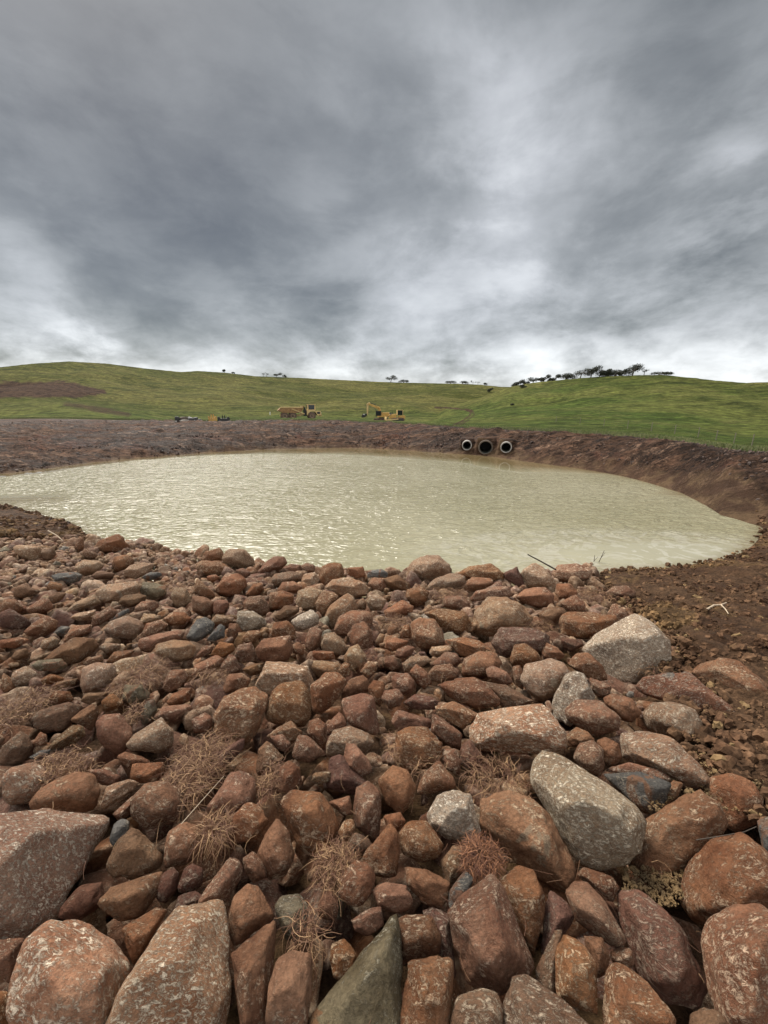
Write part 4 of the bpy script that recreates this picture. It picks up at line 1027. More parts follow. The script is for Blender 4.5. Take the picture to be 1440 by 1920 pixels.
def tuft(px, py, rx, ry, n, ln, mode, label, mt=None, seed=0, up=.35, hgt=.05):
    n = int(n*2.1); rng = np.random.default_rng(900+seed); c = rayhit(px, py, hgt)
    ex = np.linalg.norm(rayhit(px+rx, py, hgt)-c); ey = np.linalg.norm(rayhit(px, py-ry, hgt)-c); kk = 7
    a = rng.uniform(0, 2*pi, n); rr = np.sqrt(rng.uniform(0, 1, n)); bx = c[0]+cos(0)*np.cos(a)*rr*ex*.75; by = c[1]+np.sin(a)*rr*ey*.75
    bz = ground(bx, by)+rng.uniform(-.02, hgt+.03, n)*(1-.4*rr)
    L = ln*rng.uniform(.45, 1.15, n)
    if mode == 'tangle': dir_ = rng.uniform(0, 2*pi, n)
    else: dir_ = a+rng.normal(0, 1.1, n)
    el = rng.uniform(-.15, up*.45, n)+.02; L = L*.64; bx = bx+rng.normal(0, .10, n)*ex; by = by+rng.normal(0, .10, n)*ey
    s = np.linspace(0, 1, kk)[None, :]
    bend = rng.normal(0, 1.2 if mode == 'tangle' else .6, n)[:, None]; az_ = dir_[:, None]+bend*s*1.2+.4*np.sin(s*6+a[:, None])*rng.uniform(0, 1, n)[:, None]
    ev = el[:, None]-s*rng.uniform(.2, 1.6, n)[:, None]
    st = (L/(kk-1))[:, None]
    dx = np.cumsum(np.cos(az_)*np.cos(ev)*st, 1)-np.cos(az_[:, :1])*st; dy = np.cumsum(np.sin(az_)*np.cos(ev)*st, 1)-np.sin(az_[:, :1])*st; dz = np.cumsum(np.sin(ev)*st, 1)-np.sin(ev[:, :1])*st
    P = np.stack([bx[:, None]+dx, by[:, None]+dy, np.maximum(bz[:, None]+dz, ground(bx, by)[:, None]-.06)], -1)
    w0 = rng.uniform(.0007, .0019, n)*(1+max(0, (np.linalg.norm(c)-1.5))*.22)
    V, F = blade_mesh(P, w0); V = V-c
    o = obj_np('straw_tuft', V, F, mt or STRAW, loc=c); tag(o, label, 'dry grass', 'tufts of dry grass caught between the stones'); return o
TUFTS = [(262,1262,46,34,330,.20,'out','bushy tuft of dry straw right of the rounded grey-and-tan boulder'),
 (30,1322,60,44,420,.17,'tangle','wide mat of dry straw at the left edge of the stone bank'),
 (105,1432,75,30,420,.13,'tangle','flat brown straw mat above the orange-topped oval boulder'),
 (372,1425,62,62,620,.24,'tangle','largest tangle of dry straw, below the large six-sided red boulder'),
 (405,1545,45,30,220,.15,'out','straw tuft above the long slanting finger-shaped rock'),
 (628,1612,46,52,420,.13,'tangle','fibrous straw tangle below the large oval boulder with white flecks'),
 (575,1730,35,55,60,.20,'tangle','sparse long straw stems over the small grey rock near the bottom'),
 (905,1592,46,40,620,.09,'out','round red-brown root ball of fine fibres by the orange-brown slab'),
 (935,1452,72,44,260,.16,'out','spiky pale straw tuft below the wide flat-topped red boulder'),
 (805,1432,42,24,60,.15,'out','thin straw stems on the large hump-backed red boulder'),
 (510,1450,26,42,170,.14,'tangle','narrow straw wisp left of the three-cornered rocks in the middle'),
 (742,1395,22,26,110,.12,'out','small straw tuft left of the large hump-backed red boulder'),
 (842,1108,42,20,340,.28,'tangle','thick straw nest beside the domed half-grey boulder at the water'),
 (745,1160,40,12,140,.22,'tangle','thin straw layer above the cream-flecked barrel-shaped boulder'),
 (1003,1168,44,16,150,.22,'out','straw tuft on top of the long plain dark red rock'),
 (1235,1252,34,16,60,.12,'out','few straw stalks on the very large pale triangular boulder'),
 (330,1095,22,14,90,.2,'tangle','small bright straw wisp above the upright tan rock'),
 (690,1228,30,16,110,.16,'tangle','reddish straw scraps right of the large cracked-face red block'),
 (395,1262,45,14,140,.16,'tangle','brown straw layer above the large six-sided red boulder'),
 (250,1330,20,26,140,.12,'tangle','narrow upright band of straw right of the round red boulder'),
 (1120,1112,40,14,240,.20,'tangle','dark straw mixed with soil behind the half-buried red rock')]
for q, t_ in enumerate(TUFTS):
    tuft(*t_[:6], t_[6], t_[7], RSTRAW if q in (7, 17) else None, q, .8 if t_[6] == 'out' else .5, .09 if q == 7 else .055)
# loose stalks everywhere on the stones
n = 1500; rng = np.random.default_rng(5); x = rng.uniform(-9, 4, n); y = rng.uniform(.3, 7.5, n)*rng.uniform(.35, 1, n); ok = rockmask(x, y); x, y = x[ok], y[ok]; n = len(x)
s = np.linspace(-.5, .5, 5)[None, :]; a = rng.uniform(0, 6.28, n)[:, None]; L = rng.uniform(.02, .11, n)[:, None]; bd = rng.normal(0, .5, n)[:, None]
P = np.stack([x[:, None]+np.cos(a+bd*s)*L*s, y[:, None]+np.sin(a+bd*s)*L*s, ground(x, y)[:, None]+rng.uniform(-.02, .09, n)[:, None]+s*rng.normal(0, .03, n)[:, None]], -1)
V, F = blade_mesh(P, .0008+.0005*np.hypot(x, y)*.3); o = obj_np('loose_straw', V, F, STRAW); tag(o, 'loose bits of straw scattered over the stones', 'straw', kind='stuff')
def tube(name, pts, r0, r1, mt, label, cat='twig', group=None, branches=()):
    def one(pts, r0, r1):
        pts = np.array(pts, float); kk = len(pts); T = unit(np.gradient(pts, axis=0)); S = unit(np.cross(T, [.2, .3, .93])); U = np.cross(S, T)
        rr = np.linspace(r0, r1, kk); an = np.arange(6)*pi/3
        ring = pts[:, None]+(S[:, None]*np.cos(an)[None, :, None]+U[:, None]*np.sin(an)[None, :, None])*rr[:, None, None]
        b0 = np.arange(kk-1)[:, None]*6; q = np.arange(6)[None]; F = np.stack([b0+q, b0+(q+1) % 6, b0+6+(q+1) % 6, b0+6+q], -1).reshape(-1, 4); return ring.reshape(-1, 3), F
    c = np.array(pts[0], float); V, F = one(pts, r0, r1); Vs, Fs, o_ = [V], [F], len(V)
    for bp in branches: V, F = one(bp, r0*.7, r1*.6); Vs.append(V); Fs.append(F+o_); o_ += len(V)
    o = obj_np(name, np.vstack(Vs)-c, np.vstack(Fs), mt, loc=c); tag(o, label, cat, group); return o
def gpath(pp, lift=.02): return [rayhit(a, b_, l_) for (a, b_), l_ in zip(pp, lift if isinstance(lift, (list, tuple)) else [lift]*len(pp))]
tube('twig', gpath([(1325,1143),(1338,1135),(1352,1134),(1362,1130)], .06), .014, .007, TWIG, 'forked bleached twig lying on the dark soil', branches=[gpath([(1352,1134),(1360,1142),(1366,1151)], .06)])
tube('twig', gpath([(990,1040),(1015,1053),(1042,1068)], [.95, .7, .4]), .006, .012, DTWIG, 'thin dark stalk leaning out over the water behind the pointed tan rock')
def upr(px, py, dx, h, r, label):
    b_ = rayhit(px, py, .0); tube('twig', [b_, b_+[dx*.5, 0, h*.55], b_+[dx, .02, h]], r, r*.5, DTWIG, label, branches=[[b_+[dx*.5, 0, h*.55], b_+[dx*.5+.07, 0, h*.9]]])
upr(1111, 1064, .02, .26, .008, 'short upright dark stem at the water edge of the soil')
upr(1118, 1064, .12, .36, .008, 'taller forked dark stem at the water edge of the soil')
tube('twig', gpath([(1305,1575),(1350,1568),(1395,1560),(1418,1550)], [.12, .13, .12, .1]), .0022, .0015, DTWIG, 'thin brown stem bridging the large plain dark red boulder and its neighbour')
tube('twig', gpath([(90,995),(105,1003),(118,1014)], [.22, .15, .05]), .012, .008, TWIG, 'pale stick on the soil at the upper end of the stone bank')
tube('twig', gpath([(340,1545),(375,1505),(420,1455)], [.12, .14, .1]), .0022, .0012, TWIG, 'long straight pale stalk below the largest straw tangle')

# ---------------------------------------------------------------- culvert pipes
def pipe(px, py, dia, wall, yaw, tilt, label, mo, stick):
    d = ray(px, py); 
    # seat the mouth on the bank face
    c = rayhit(px, py, 0); L = 2.4; r = dia/2; seg = 48
    an = np.arange(seg)*2*pi/seg; prof = [(0, r*.93), (.03, r-wall*.5), (0, r), (.0, r), (L, r), (L, r-wall), (.02, r-wall), (0, r-wall*.9)]
    def lathe(pf):
        V = np.array([[rr*cos(t), yy, rr*sin(t)] for yy, rr in pf for t in an]); n = len(pf); F = []
        for i in range(n-1):
            for j in range(seg): F.append([i*seg+j, i*seg+(j+1) % seg, (i+1)*seg+(j+1) % seg, (i+1)*seg+j])
        return V, np.array(F)
    e = empty('culvert_pipe', tuple(c-np.array([c[0], c[1], 0])/math.hypot(c[0], c[1])*stick), yaw); e.rotation_euler = (tilt, 0, yaw)
    V, F = lathe([(0, r-wall), (-.012, r-wall*.8), (-.012, r-wall*.2), (0, r), (L, r)]); o = obj_np('concrete_shell', V, F[:, ::-1], mo, e)
    V, F = lathe([(0, r-wall), (L, r-wall)]); obj_np('inner_lining', V, F, CONCI, e, smooth=True)
    V, F = lathe([(L-.01, r), (L-.01, .001)]); obj_np('dark_depth_cap', V, F, BLACK, e)  # black disc added to stand for the dark depth of the pipe
    tag(e, label, 'culvert pipe', 'concrete culvert pipes in the far bank'); return e
# seats: the bank is cut back a little where they stand
PIPES = []
for px, py, dia, yaw, tilt, label, mo, st in [(875.5,834.5,.62,.0,.05,'small concrete pipe with a thick pale rim, slightly tilted, beside the dark middle pipe',CONC,.35),
        (910.5,838.5,.90,.0,.0,'largest and darkest of the pipes, recessed in the bank between two pale ones',CONCD,.30),
        (949,838,.66,.0,.0,'small pale-rimmed concrete pipe on the clay bank, farthest along the shore',CONC,.35)]:
    c = PIPESEAT[px]; dd_ = ray(px, py); t = np.hypot(c[0], c[1])/np.hypot(dd_[0], dd_[1]); c = np.array([0, 0, CAM_H])+dd_*t
    _rh = rayhit; rayhit = lambda a, b_, l_=0, c=c: c
    e = pipe(px, py, dia*1.05, dia*.10, -atan2(c[0], c[1])+yaw, tilt, label, mo, st); rayhit = _rh
# ---------------------------------------------------------------- machines
print('T', round(time.perf_counter()-T0, 1))
def box(cx, cy, cz, sx, sy, sz, taper=1.0, rot=0.0, bev=.04):
    import bmesh
    bm = bmesh.new(); bmesh.ops.create_cube(bm, size=1)
    for v in bm.verts:
        k_ = taper if v.co.z > 0 else 1.0; v.co = Vector((v.co.x*sx*k_, v.co.y*sy*(k_*.5+.5), v.co.z*sz))
    if bev: bmesh.ops.bevel(bm, geom=bm.edges[:], offset=min(bev, .2*min(sx, sy, sz)), segments=2, affect='EDGES')
    bmesh.ops.rotate(bm, verts=bm.verts, cent=(0, 0, 0), matrix=Matrix.Rotation(rot, 3, 'Y')); bmesh.ops.translate(bm, verts=bm.verts, vec=(cx, cy, cz)); return bm
def prism(pts, y0, y1, bev=.03):
    """side profile in x,z swept across y"""
    import bmesh
    bm = bmesh.new(); a = [bm.verts.new((x, y0, z)) for x, z in pts]; b_ = [bm.verts.new((x, y1, z)) for x, z in pts]; n = len(pts)
    bm.faces.new(a); bm.faces.new(b_[::-1])
    for i in range(n): bm.faces.new([a[i], b_[i], b_[(i+1) % n], a[(i+1) % n]])
    bmesh.ops.recalc_face_normals(bm, faces=bm.faces)
    if bev: bmesh.ops.bevel(bm, geom=bm.edges[:], offset=bev, segments=1, affect='EDGES')
    return bm
def wheel_bm(r, w, hub=False):
    import bmesh
    bm = bmesh.new(); pf = [(0, .0), (0, r*.5), (.0, r*.9), (w*.12, r), (w*.88, r), (w, r*.9), (w, r*.5), (w, 0)] if not hub else [(-.03, 0), (-.03, r*.25), (.06, r*.35), (-.02, r*.85), (-.02, r), (.05, r)]
    seg = 28; rings = []
    for y, q in pf: rings.append([bm.verts.new((q*cos(2*pi*i/seg), y, q*sin(2*pi*i/seg))) for i in range(seg)])
    for a, b_ in zip(rings, rings[1:]):
        for i in range(seg):
            try: bm.faces.new([a[i], a[(i+1) % seg], b_[(i+1) % seg], b_[i]])
            except Exception: pass
    if not hub:   # tread lugs
        for i in range(18):
            t = 2*pi*i/18; c = box(0, w/2, 0, .10, w*.9, .16, 1, 0, 0); 
            bmesh.ops.rotate(c, verts=c.verts, cent=(0, 0, 0), matrix=Matrix.Rotation(-t+pi/2, 3, 'Y')); bmesh.ops.translate(c, verts=c.verts, vec=(cos(t)*r, 0, sin(t)*r))
            mm = bpy.data.meshes.new('t'); c.to_mesh(mm); bm.from_mesh(mm); bpy.data.meshes.remove(mm); c.free()
    bmesh.ops.recalc_face_normals(bm, faces=bm.faces); return bm
def join(*bms):
    import bmesh
    o = bms[0]
    for b_ in bms[1:]:
        mm = bpy.data.meshes.new('t'); b_.to_mesh(mm); o.from_mesh(mm); bpy.data.meshes.remove(mm); b_.free()
    return o
def part(name, bm, m, parent, loc=(0, 0, 0), smooth=False):
    me = bpy.data.meshes.new(name); bm.to_mesh(me); bm.free(); me.materials.append(m)
    if smooth: me.polygons.foreach_set('use_smooth', [True]*len(me.polygons))
    o = bpy.data.objects.new(name, me); o.location = loc; return link(o, parent)
def wheel(par, x, y, z, r, w, face):
    y0 = y if face > 0 else y-w
    t = part('wheel', join(wheel_bm(r*.6, w*.9)), BLACK, par, (x, y0, z)); 
    ty = part('tyre', wheel_bm(r, w), TYRE, t); rm = part('rim', wheel_bm(r*.52, w, True), RIM, t, (0, 0 if face > 0 else w, 0))
    if face < 0: rm.rotation_euler = (0, 0, pi); 
    return t
# articulated dump truck, nose to the right
c = at_dist(561, 98, 784); e = empty('dump_truck', tuple(c-np.array([0, 0, .05])), -atan2(c[0], c[1])+.12)
tag(e, 'six-wheeled yellow articulated dump truck parked on the grass beyond the bank', 'dump truck')
S_ = 1.0
for sy_ in (-1, 1):
    f_ = -1 if sy_ > 0 else 1
    for wx in (-3.45, -1.6): wheel(e, wx, sy_*1.35 if sy_ < 0 else 1.35, .82, .86, .65, -1 if sy_ > 0 else 1)
    wheel(e, 2.95, sy_*1.35, .82, .86, .65, -1 if sy_ > 0 else 1)
part('dump_bed', prism([(-5.0,2.05),(-4.3,2.75),(.55,2.75),(.75,3.15),(1.15,3.1),(.6,1.9),(-.4,1.45),(-3.9,1.55)], -1.45, 1.45), RUSTY, e)
part('bed_rail', join(prism([(-4.6,2.62),(-4.3,2.9),(.6,2.9),(.6,2.66)], -1.52, -1.40), prism([(-1.9,2.35),(-1.7,2.5),(1.2,1.35),(1.1,1.15)], -1.56, -1.44), box(.5, -1.5, 2.9, .55, .12, .5)), CREAM, e)
part('rear_frame', join(box(-2.0, 0, .95, 5.0, .9, .45), box(.9, 0, 1.15, 1.4, .6, .5)), CREAM, e)
part('hitch', join(box(1.45, 0, 1.5, .7, 1.3, 1.5), box(1.4, 0, 2.4, .35, 1.2, .9)), BLACK, e)
part('front_body', prism([(1.75,.95),(1.75,2.15),(3.6,2.15),(3.75,2.0),(5.1,1.85),(5.2,.95),(4.2,.85),(3.95,1.5),(3.6,1.8),(2.6,1.8),(2.1,1.4),(2.0,.95)], -1.3, 1.3), CREAM, e)
gr_ = part('grille', join(box(4.55, -1.31, 1.5, .7, .06, .5)), BLACK, e)
part('bumper', box(5.15, 0, .95, .3, 2.4, .5), CREAM, e)
cab = part('cab', join(box(2.95, -.1, 3.42, 1.85, 1.9, .14), prism([(2.05,2.1),(2.05,3.4),(2.2,3.4),(2.2,2.1)], -1.05, .85, .01), prism([(3.6,2.1),(3.68,3.4),(3.82,3.4),(3.86,2.1)], -1.05, .85, .01), box(2.9, 0, 2.2, 1.8, 1.9, .2)), CREAM, e)
part('window', box(2.92, -.1, 2.82, 1.5, 1.75, 1.1, .95), GLASS, cab)
part('exhaust', box(1.85, -.7, 2.9, .16, .16, 1.0), BLACK, e)
part('headlight', box(5.24, -.9, 1.45, .08, .3, .22), WHITE, e); part('headlight', box(5.24, .9, 1.45, .08, .3, .22), WHITE, e)
# tracks shared by the excavator and the bulldozer
def track(par, x, y, L, w, h):
    n = 10; pts = [(x-L/2+h/2+cos(a)*h/2, h/2+sin(a)*h/2) for a in np.linspace(pi/2, 3*pi/2, n)]+[(x+L/2-h/2+cos(a)*h/2, h/2+sin(a)*h/2) for a in np.linspace(-pi/2, pi/2, n)]
    t = part('track', prism(pts, y-w/2, y+w/2, .02), TYRE, par)
    for q in np.linspace(-L/2+h*.6, L/2-h*.6, 4): part('track_roller', wheel_bm(h*.33, w+.06, False), STEEL, t, (x+q, y-w/2-.03, h*.48))
    return t
# excavator, boom reaching left
c = at_dist(716, 112, 794); c[2] -= .1; e = empty('excavator', tuple(c), -atan2(c[0], c[1])-.1)
tag(e, 'yellow tracked excavator with its boom folded down to the left on the far grass', 'excavator')
track(e, -.2, -1.05, 4.2, .6, .85); track(e, -.2, 1.05, 4.2, .6, .85)
part('turntable', join(box(-.1, 0, .95, 1.3, 1.3, .3)), BLACK, e)
part('upper_body', join(box(.6, 0, 1.35, 3.6, 2.5, .35), prism([(-.2,1.5),(.25,2.45),(2.0,2.45),(2.35,1.9),(2.35,1.3)], -1.25, 1.25)), YEL, e)
part('counterweight', box(2.35, 0, 1.75, .5, 2.4, 1.0, .9), BLACK, e)
cab = part('cab', join(box(-.85, -.6, 2.8, 1.5, 1.15, .12), box(-1.55, -.6, 2.1, .1, 1.1, 1.4), box(-.15, -.6, 2.1, .12, 1.1, 1.4)), BLACK, e)
part('window', box(-.85, -.6, 2.15, 1.3, 1.05, 1.25), GLASS, cab)
def beam(p, q, w0, w1, y0=-.25, y1=.25):
    dx, dz = q[0]-p[0], q[1]-p[1]; L = math.hypot(dx, dz); nx, nz = -dz/L, dx/L
    return prism([(p[0]+nx*w0, p[1]+nz*w0), (p[0]-nx*w0, p[1]-nz*w0), (q[0]-nx*w1, q[1]-nz*w1), (q[0]+nx*w1, q[1]+nz*w1)], y0, y1, .02)
part('boom', join(beam((-.1, 1.7), (-.9, 3.75), .3, .33), beam((-.75, 3.6), (-3.75, 4.75), .34, .22)), YEL, e)
part('arm', join(beam((-3.35, 5.0), (-4.15, 4.6), .25, .3, -.2, .2), beam((-4.0, 4.8), (-4.1, 1.9), .26, .16, -.2, .2)), CREAM, e)
part('boom_cylinder', join(beam((-.9, 2.0), (-2.2, 3.9), .08, .06, -.42, -.3), beam((-1.6, 4.5), (-3.5, 5.15), .08, .06, -.1, .1)), STEEL, e)
part('bucket', prism([(-4.2,2.05),(-4.35,1.5),(-4.9,1.1),(-5.6,1.0),(-5.8,1.5),(-5.45,1.95),(-4.9,1.75),(-4.7,2.1)], -.6, .6), BLACK, e)
part('bucket_link', box(-5.1, 0, 1.85, .4, .5, .3), WHITE, e)
# bulldozer beside it
c = at_dist(744, 106, 794); c[2] -= .1; e = empty('bulldozer', tuple(c), -atan2(c[0], c[1])+.15)
tag(e, 'tracked bulldozer with a dark cab parked right behind the excavator', 'bulldozer')
track(e, .2, -1.0, 3.4, .55, 1.1); track(e, .2, 1.0, 3.4, .55, 1.1)
part('engine_hood', prism([(-2.0,.9),(-2.0,1.9),(-.3,2.1),(-.1,.9)], -.55, .55), YEL, e)
part('rear_body', box(1.25, 0, 1.25, 1.7, 1.9, .8), YEL, e)
cab = part('cab', join(box(.75, 0, 3.05, 1.5, 1.5, .12), box(.05, 0, 2.4, .12, 1.5, 1.3), box(1.5, 0, 2.4, .14, 1.5, 1.3)), CREAM, e)
part('window', box(.77, 0, 2.4, 1.3, 1.4, 1.25), GLASS, cab)
part('blade', prism([(-2.9,.15),(-3.15,.6),(-3.05,1.3),(-2.85,1.3),(-2.85,.15)], -1.6, 1.6), CREAM, e)
part('push_arm', beam((-2.9, .5), (.2, .75), .12, .14, -1.45, -1.32), CREAM, e); part('push_arm', beam((-2.9, .5), (.2, .75), .12, .14, 1.32, 1.45), CREAM, e)
part('lift_cylinder', join(beam((-2.7, 1.0), (-1.4, 2.2), .07, .06, -.6, -.5)), STEEL, e)
part('exhaust', box(-1.2, .2, 2.3, .14, .14, .7), BLACK, e)
# attachments and scrap lying along the grass edge
def bucket_att(px, py, w, m, label, dist, h):
    c = at_dist(px, dist, py); e = empty('digger_bucket', tuple(c-np.array([0, 0, .04])), -atan2(c[0], c[1])+.05)
    part('shell', prism([(-w/2,.42*h),(-w*.46,.05),(-w*.3,0),(w*.36,0),(w*.5,.2*h),(w*.47,.68*h),(w*.3,.72*h),(w*.26,.5*h),(-w*.28,.5*h),(-w*.36,.72*h),(-w/2,.74*h)], -.45, .45, .015), m, e)
    for q in (-.12, .12): part('lifting_ear', prism([(q-.07,.48*h),(q-.05,.95*h),(q+.05,.95*h),(q+.07,.48*h)], -.1, .05, .01), m, e)
    tag(e, label, 'digger bucket', 'digger buckets left on the grass'); return e
bucket_att(399, 789, .95, YEL, 'small yellow digger bucket standing on the grass edge', 52, .98)
bucket_att(420, 789, 1.35, BLACK, 'black digger bucket lying beside the small yellow one', 52, .85)
def lump(px, dist, sx, sy, sz, m, name, label, seed, rot=0., dz=0):
    c = at_dist(px, dist, 789); rng = np.random.default_rng(seed); Nn = unit(rng.normal(size=(12, 3))); Nn = np.vstack([Nn, np.eye(3), -np.eye(3)]); H = np.concatenate([rng.uniform(.8, 1.2, 12), [1]*6])
    B, F = ICO[3]; V = B*poly_solid(B, Nn, H, 24)[:, None]*[sx, sy, sz]; V *= (1+.06*fbm(B*3+seed, 3, 5))[:, None]
    o = obj_np(name, V, F, m, loc=tuple(c+np.array([0, 0, sz*.8+dz]))); o.rotation_euler = (0, rot, -atan2(c[0], c[1])); tag(o, label, 'scrap' if name != 'concrete_slab' else 'slab', 'scrap pieces left on the grass edge'); return o
lump(333, 52, .30, .3, .36, BLACK, 'scrap_lump', 'black upright scrap piece at the far end of the scrap row', 1)
lump(330, 51.5, .10, .10, .12, CONC, 'concrete_chunk', 'tiny pale chunk in front of the black upright scrap piece', 2)
lump(345, 51.7, .55, .35, .15, CONCL, 'concrete_slab', 'long pale concrete slab in the scrap row', 3)
lump(346, 52.2, .5, .35, .34, CONCD, 'scrap_lump', 'grey-brown lump behind the long pale concrete slab', 4)
lump(357, 52, .28, .3, .30, STEEL, 'scrap_lump', 'dark lump right of the long pale concrete slab', 5, .3)
lump(365, 51.8, .42, .3, .26, STEEL, 'scrap_lump', 'sloping dark metal heap, second from the near end of the scrap row', 6, -.25)
lump(365, 51.4, .09, .09, .11, CONC, 'concrete_chunk', 'small white chunk in front of the sloping dark metal heap', 7)
lump(375, 51.8, .22, .2, .17, BLACK, 'scrap_lump', 'small black lump closest to the yellow digger bucket', 8)
# marker post and fence
c = at_dist(505, 150, 757); e = obj_np('marker_post', *(lambda b_: (np.array([v.co[:] for v in b_.verts]), np.array([[v.index for v in f.verts] for f in b_.faces if len(f.verts) == 4])))(box(0, 0, .5, .3, .3, 1.3, .85, 0, 0)), WHITE, loc=tuple(c), smooth=False)
tag(e, 'single short white marker post on the hillside left above the dump truck', 'post')
pts = [at_dist(px, dist, 812) for px, dist in [(1040,74),(1085,70),(1130,66),(1175,62.5),(1220,59),(1265,56),(1310,53),(1345,51),(1380,49.5),(1415,48),(1450,47)]]
c0 = pts[0]; e = empty('wire_fence', tuple(c0)); tag(e, 'low wire fence with thin posts along the foot of the grassy hill', 'fence')
for p_ in pts:
    part('post', box(0, 0, .5, .06, .06, 1.1, .9, 0, .01), WOODP, e, tuple(p_-c0))
for hz in (.35, .65, .95):
    P = np.array(pts)-c0+[0, 0, hz]; V, F = blade_mesh(P[None], np.array([.006])); obj_np('wire', V, F, STEEL, e)

# ---------------------------------------------------------------- trees on the skyline
def tree(px, base_py, wpx, hpx, kind, label, R, seed, grp):
    rng = np.random.default_rng(3000+seed); az, s = to_as(px, base_py); k_ = R*math.sqrt(1+s*s)
    sc_px = R/ (cos(az)*FPX)*1.0           # metres per source pixel, about
    Wd, Hd = wpx*sc_px, hpx*sc_px; x, y = sin(az)*R, cos(az)*R
    zg = float(ground(np.array([x]), np.array([y]))[0])-.15
    nm = {'dome': 'shrub', 'bush': 'shrub', 'gum': 'tree', 'lean': 'tree', 'thin': 'tree'}[kind]
    e = empty(nm, (x, y, zg), -az)
    lean = .35 if kind in ('lean', 'gum') else .1
    Wd, Hd = Wd*1.08, Hd*.95+.1
    # trunk with limbs
    top = np.array([lean*Wd*.3, 0, Hd*(.75 if nm == 'tree' else .45)]); pts = [np.array([-lean*Wd*.35, 0, -.2]), np.array([-lean*Wd*.2, 0, Hd*.3]), top]
    def tb(pts, r0, r1):
        pts = np.array(pts); kk = len(pts); T = unit(np.gradient(pts, axis=0)); S = unit(np.cross(T, [.1, 1, .1])); U = np.cross(S, T); an = np.arange(6)*pi/3; rr = np.linspace(r0, r1, kk)
        ring = pts[:, None]+(S[:, None]*np.cos(an)[None, :, None]+U[:, None]*np.sin(an)[None, :, None])*rr[:, None, None]
        b0 = np.arange(kk-1)[:, None]*6; q = np.arange(6)[None]; return ring.reshape(-1, 3), np.stack([b0+q, b0+(q+1) % 6, b0+6+(q+1) % 6, b0+6+q], -1).reshape(-1, 4)
    nb = {'dome': 11, 'bush': 7, 'gum': 11, 'lean': 8, 'thin': 4}[kind]; cl_ = []
    for i in range(nb):
        if kind in ('dome', 'bush'):
            a = rng.uniform(0, 2*pi); q = sqrt(rng.uniform(0, 1)); u = cos(a)*q; v = sin(a)*q
            cl_.append((np.array([u*Wd*.36, v*Wd*.3, Hd*(.18+.36*(1-u*u))]), np.array([Wd*.2, Wd*.2, Hd*.30])))
        else:
            u = rng.uniform(-1, 1); h = .34+.52*rng.uniform(0, 1)*(1-.4*abs(u)) if kind != 'thin' else .5+.4*rng.uniform()
            if kind == 'lean': h = .30+.27*(u+1)+rng.uniform(-.12, .12)
            cl_.append((np.array([u*Wd*.38, rng.uniform(-.25, .25)*Wd, Hd*min(h, .93)]), np.array([Wd*(.24 if kind != 'thin' else .16), Wd*.2, Hd*(.17 if kind != 'lean' else .24)])))
    Vs, Fs, of_ = [], [], 0
    for q, (c_, s_) in enumerate([(None, None)]+cl_):
        V, F = tb(pts, .045*Hd+.03, .02*Hd) if c_ is None else tb([pts[1]*.5+pts[2]*.5 if nm == 'tree' else pts[0]+[0, 0, .3], (pts[1]+c_)/2+[0, 0, -.03*Hd], c_], .02*Hd+.015, .01*Hd)
        Vs.append(V); Fs.append(F+of_); of_ += len(V)
    obj_np('trunk', np.vstack(Vs), np.vstack(Fs), BARK, e)
    # crown of leaf faces round the limb ends
    VV = []
    dens = {'dome': 170, 'bush': 130, 'gum': 100, 'lean': 170, 'thin': 30}[kind]
    for c_, s_ in cl_:
        n = int(dens*rng.uniform(.7, 1.2)); p = unit(rng.normal(size=(n, 3)))*(rng.uniform(0, 1, (n, 1))**.42)*s_*1.05+c_
        sz = rng.uniform(.05, .10, (n, 1, 1))*(.6+.12*Hd)*1.6; t1 = unit(rng.normal(size=(n, 3))); t2 = unit(np.cross(t1, rng.normal(size=(n, 3))))
        VV.append(np.stack([p[:, None]+(t1*1.3)[:, None]*sz, p[:, None]+t2[:, None]*sz*.8, p[:, None]-(t1*1.3)[:, None]*sz, p[:, None]-t2[:, None]*sz*.8], 1).reshape(-1, 3))
    V = np.vstack(VV); F = np.arange(len(V)).reshape(-1, 4); obj_np('crown', V, F, LEAF, e, smooth=False)
    tag(e, label, 'tree' if nm == 'tree' else 'shrub', grp); return e
A_, B_ = 'trees on the far skyline', 'trees along the right hilltop'
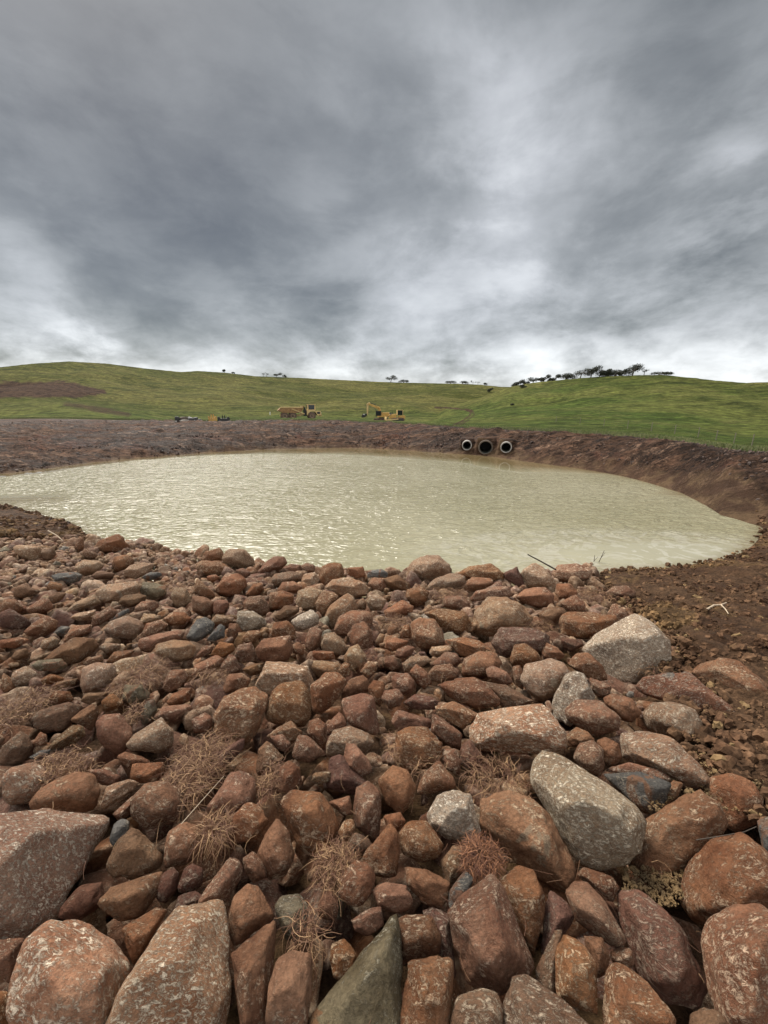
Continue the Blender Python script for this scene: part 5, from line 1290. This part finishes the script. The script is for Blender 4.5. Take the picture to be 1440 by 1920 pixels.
TR = [(421,699,7,6,'bush','dark bush alone on the skyline of the left hill',300,A_),(437,701,6,3,'bush','tiny low bush right of the dark bush on the left skyline',300,A_),
 (494,707,5,6,'thin','thin bare-looking tree, first of the pair on the skyline',300,A_),(500.5,707,6,7,'thin','thin tree with forked top, second of the pair on the skyline',300,A_),
 (520,709,14,6,'lean','flat-topped tree leaning on the skyline above the dump truck',300,A_),(533,709,8,5,'bush','round bush beside the flat-topped leaning skyline tree',300,A_),
 (735,718,18,14,'gum','open-crowned gum tree alone on the middle of the skyline',300,A_),(757,719,19,7,'dome','dome-shaped tree clump right of the open-crowned gum tree',300,A_),
 (845,720,22,6,'dome','first of two low dome-shaped clumps left of the tree row',300,A_),(867,721,22,6,'dome','second of two low dome-shaped clumps left of the tree row',300,A_),
 (887,721.5,10,7,'thin','sparse spindly tree right of the two low domes',300,A_),(896,723,8,5,'thin','small sparse tree in the gap before the tree row',300,A_),
 (909,725,9,5,'bush','low round tree starting the row up the right hill',300,A_),(920,723,9,8,'lean','second tree of the row up the right hill, leaning right',270,A_),
 (933,722,10,9,'lean','third tree of the row up the right hill',240,A_),(944,720,9,7,'bush','fourth tree of the row, short and dense',220,A_),
 (953,720,11,8,'lean','fifth tree of the row, small and leaning',210,A_),
 (965,722,11,8,'lean','sixth tree of the row, joined to its taller neighbour',172,B_),(974,720,15,11,'lean','tall leaning tree just before the gap in the row',172,B_),
 (988,718,12,7,'bush','low dark bush just after the gap in the row',170,B_),(1002,717,19,12,'gum','broad tree with pale gaps under its crown after the gap',170,B_),
 (1021,715,15,12,'lean','wedge-shaped dark tree in the middle of the row',170,B_),(1032,713,9,7,'bush','small dark tree between the wedge-shaped tree and a leaning one',170,B_),
 (1042,713,13,10,'lean','leaning tree left of the biggest dome-shaped clump',170,B_),(1062,713,28,12,'dome','biggest dome-shaped clump in the row on the right hilltop',168,B_),
 (1092,708,24,16,'gum','tall open tree with white sky between its stems on the hilltop',166,B_),(1111,707,18,15,'lean','slanting tree with a ragged top right of the tall open tree',166,B_),
 (1125,706,14,12,'bush','dense dark tree block near the crest of the hill',166,B_),(1136,706.5,12,11,'lean','curved tree right of the dense dark block',166,B_),
 (1142,707,10,7,'bush','small dark shrub under the curved tree',166,B_),(1155,705,22,11,'dome','spreading dark tree second from the crest end of the row',166,B_),
 (1167,705,10,9,'lean','small tree with a hooked top before the last gap',166,B_),(1190,704.5,22,17,'lean','tallest wind-bent tree at the right end of the row',166,B_),
 (1208,704,14,9,'thin','last thin wind-bent tree at the right end of the row',166,B_),
 (1237,704,26,5,'dome','low bushy rise on the skyline beyond the last tree',166,B_),(979,726.5,13,7,'bush','dark round bush alone on the slope below the tree row',158,B_),(962,745,6,4,'bush','tiny dark bush lowest on the slope of the right hill',125,B_)]
for i, t_ in enumerate(TR): tree(*t_[:6], t_[6], i, t_[7])

# ---------------------------------------------------------------- rough grass along the dirt
rng = np.random.default_rng(12); n = 52000; az_ = rng.uniform(-.80, .80, n); rcq = (ZC-CAM_H)/crest(az_)
e_ = rng.exponential(6.0, n); rad_ = rcq+.2+e_; x = np.sin(az_)*rad_; y = np.cos(az_)*rad_; ok = fbm2(x, y, .35, 3, 15) > -.35; x, y, rad_ = x[ok], y[ok], rad_[ok]; n = len(x)
z = ground(x, y); h = rng.uniform(.08, .30, n)*(.5+.5*(fbm2(x, y, .3, 2, 18) > 0)); kk = 3; s = np.linspace(0, 1, kk)[None]; a = rng.uniform(0, 6.28, n)[:, None]; ln_ = rng.uniform(.1, .7, n)[:, None]*h[:, None]
P = np.stack([x[:, None]+np.cos(a)*ln_*s**2, y[:, None]+np.sin(a)*ln_*s**2, z[:, None]-.03+h[:, None]*s], -1)
V, F = blade_mesh(P, .012+.010*rng.uniform(0, 1, n)); o = obj_np('grass', V, F, GRASS); tag(o, 'rough green and straw-coloured grass fringe beyond the bare clay', 'grass', kind='stuff')
print('objects', len(SC.objects))
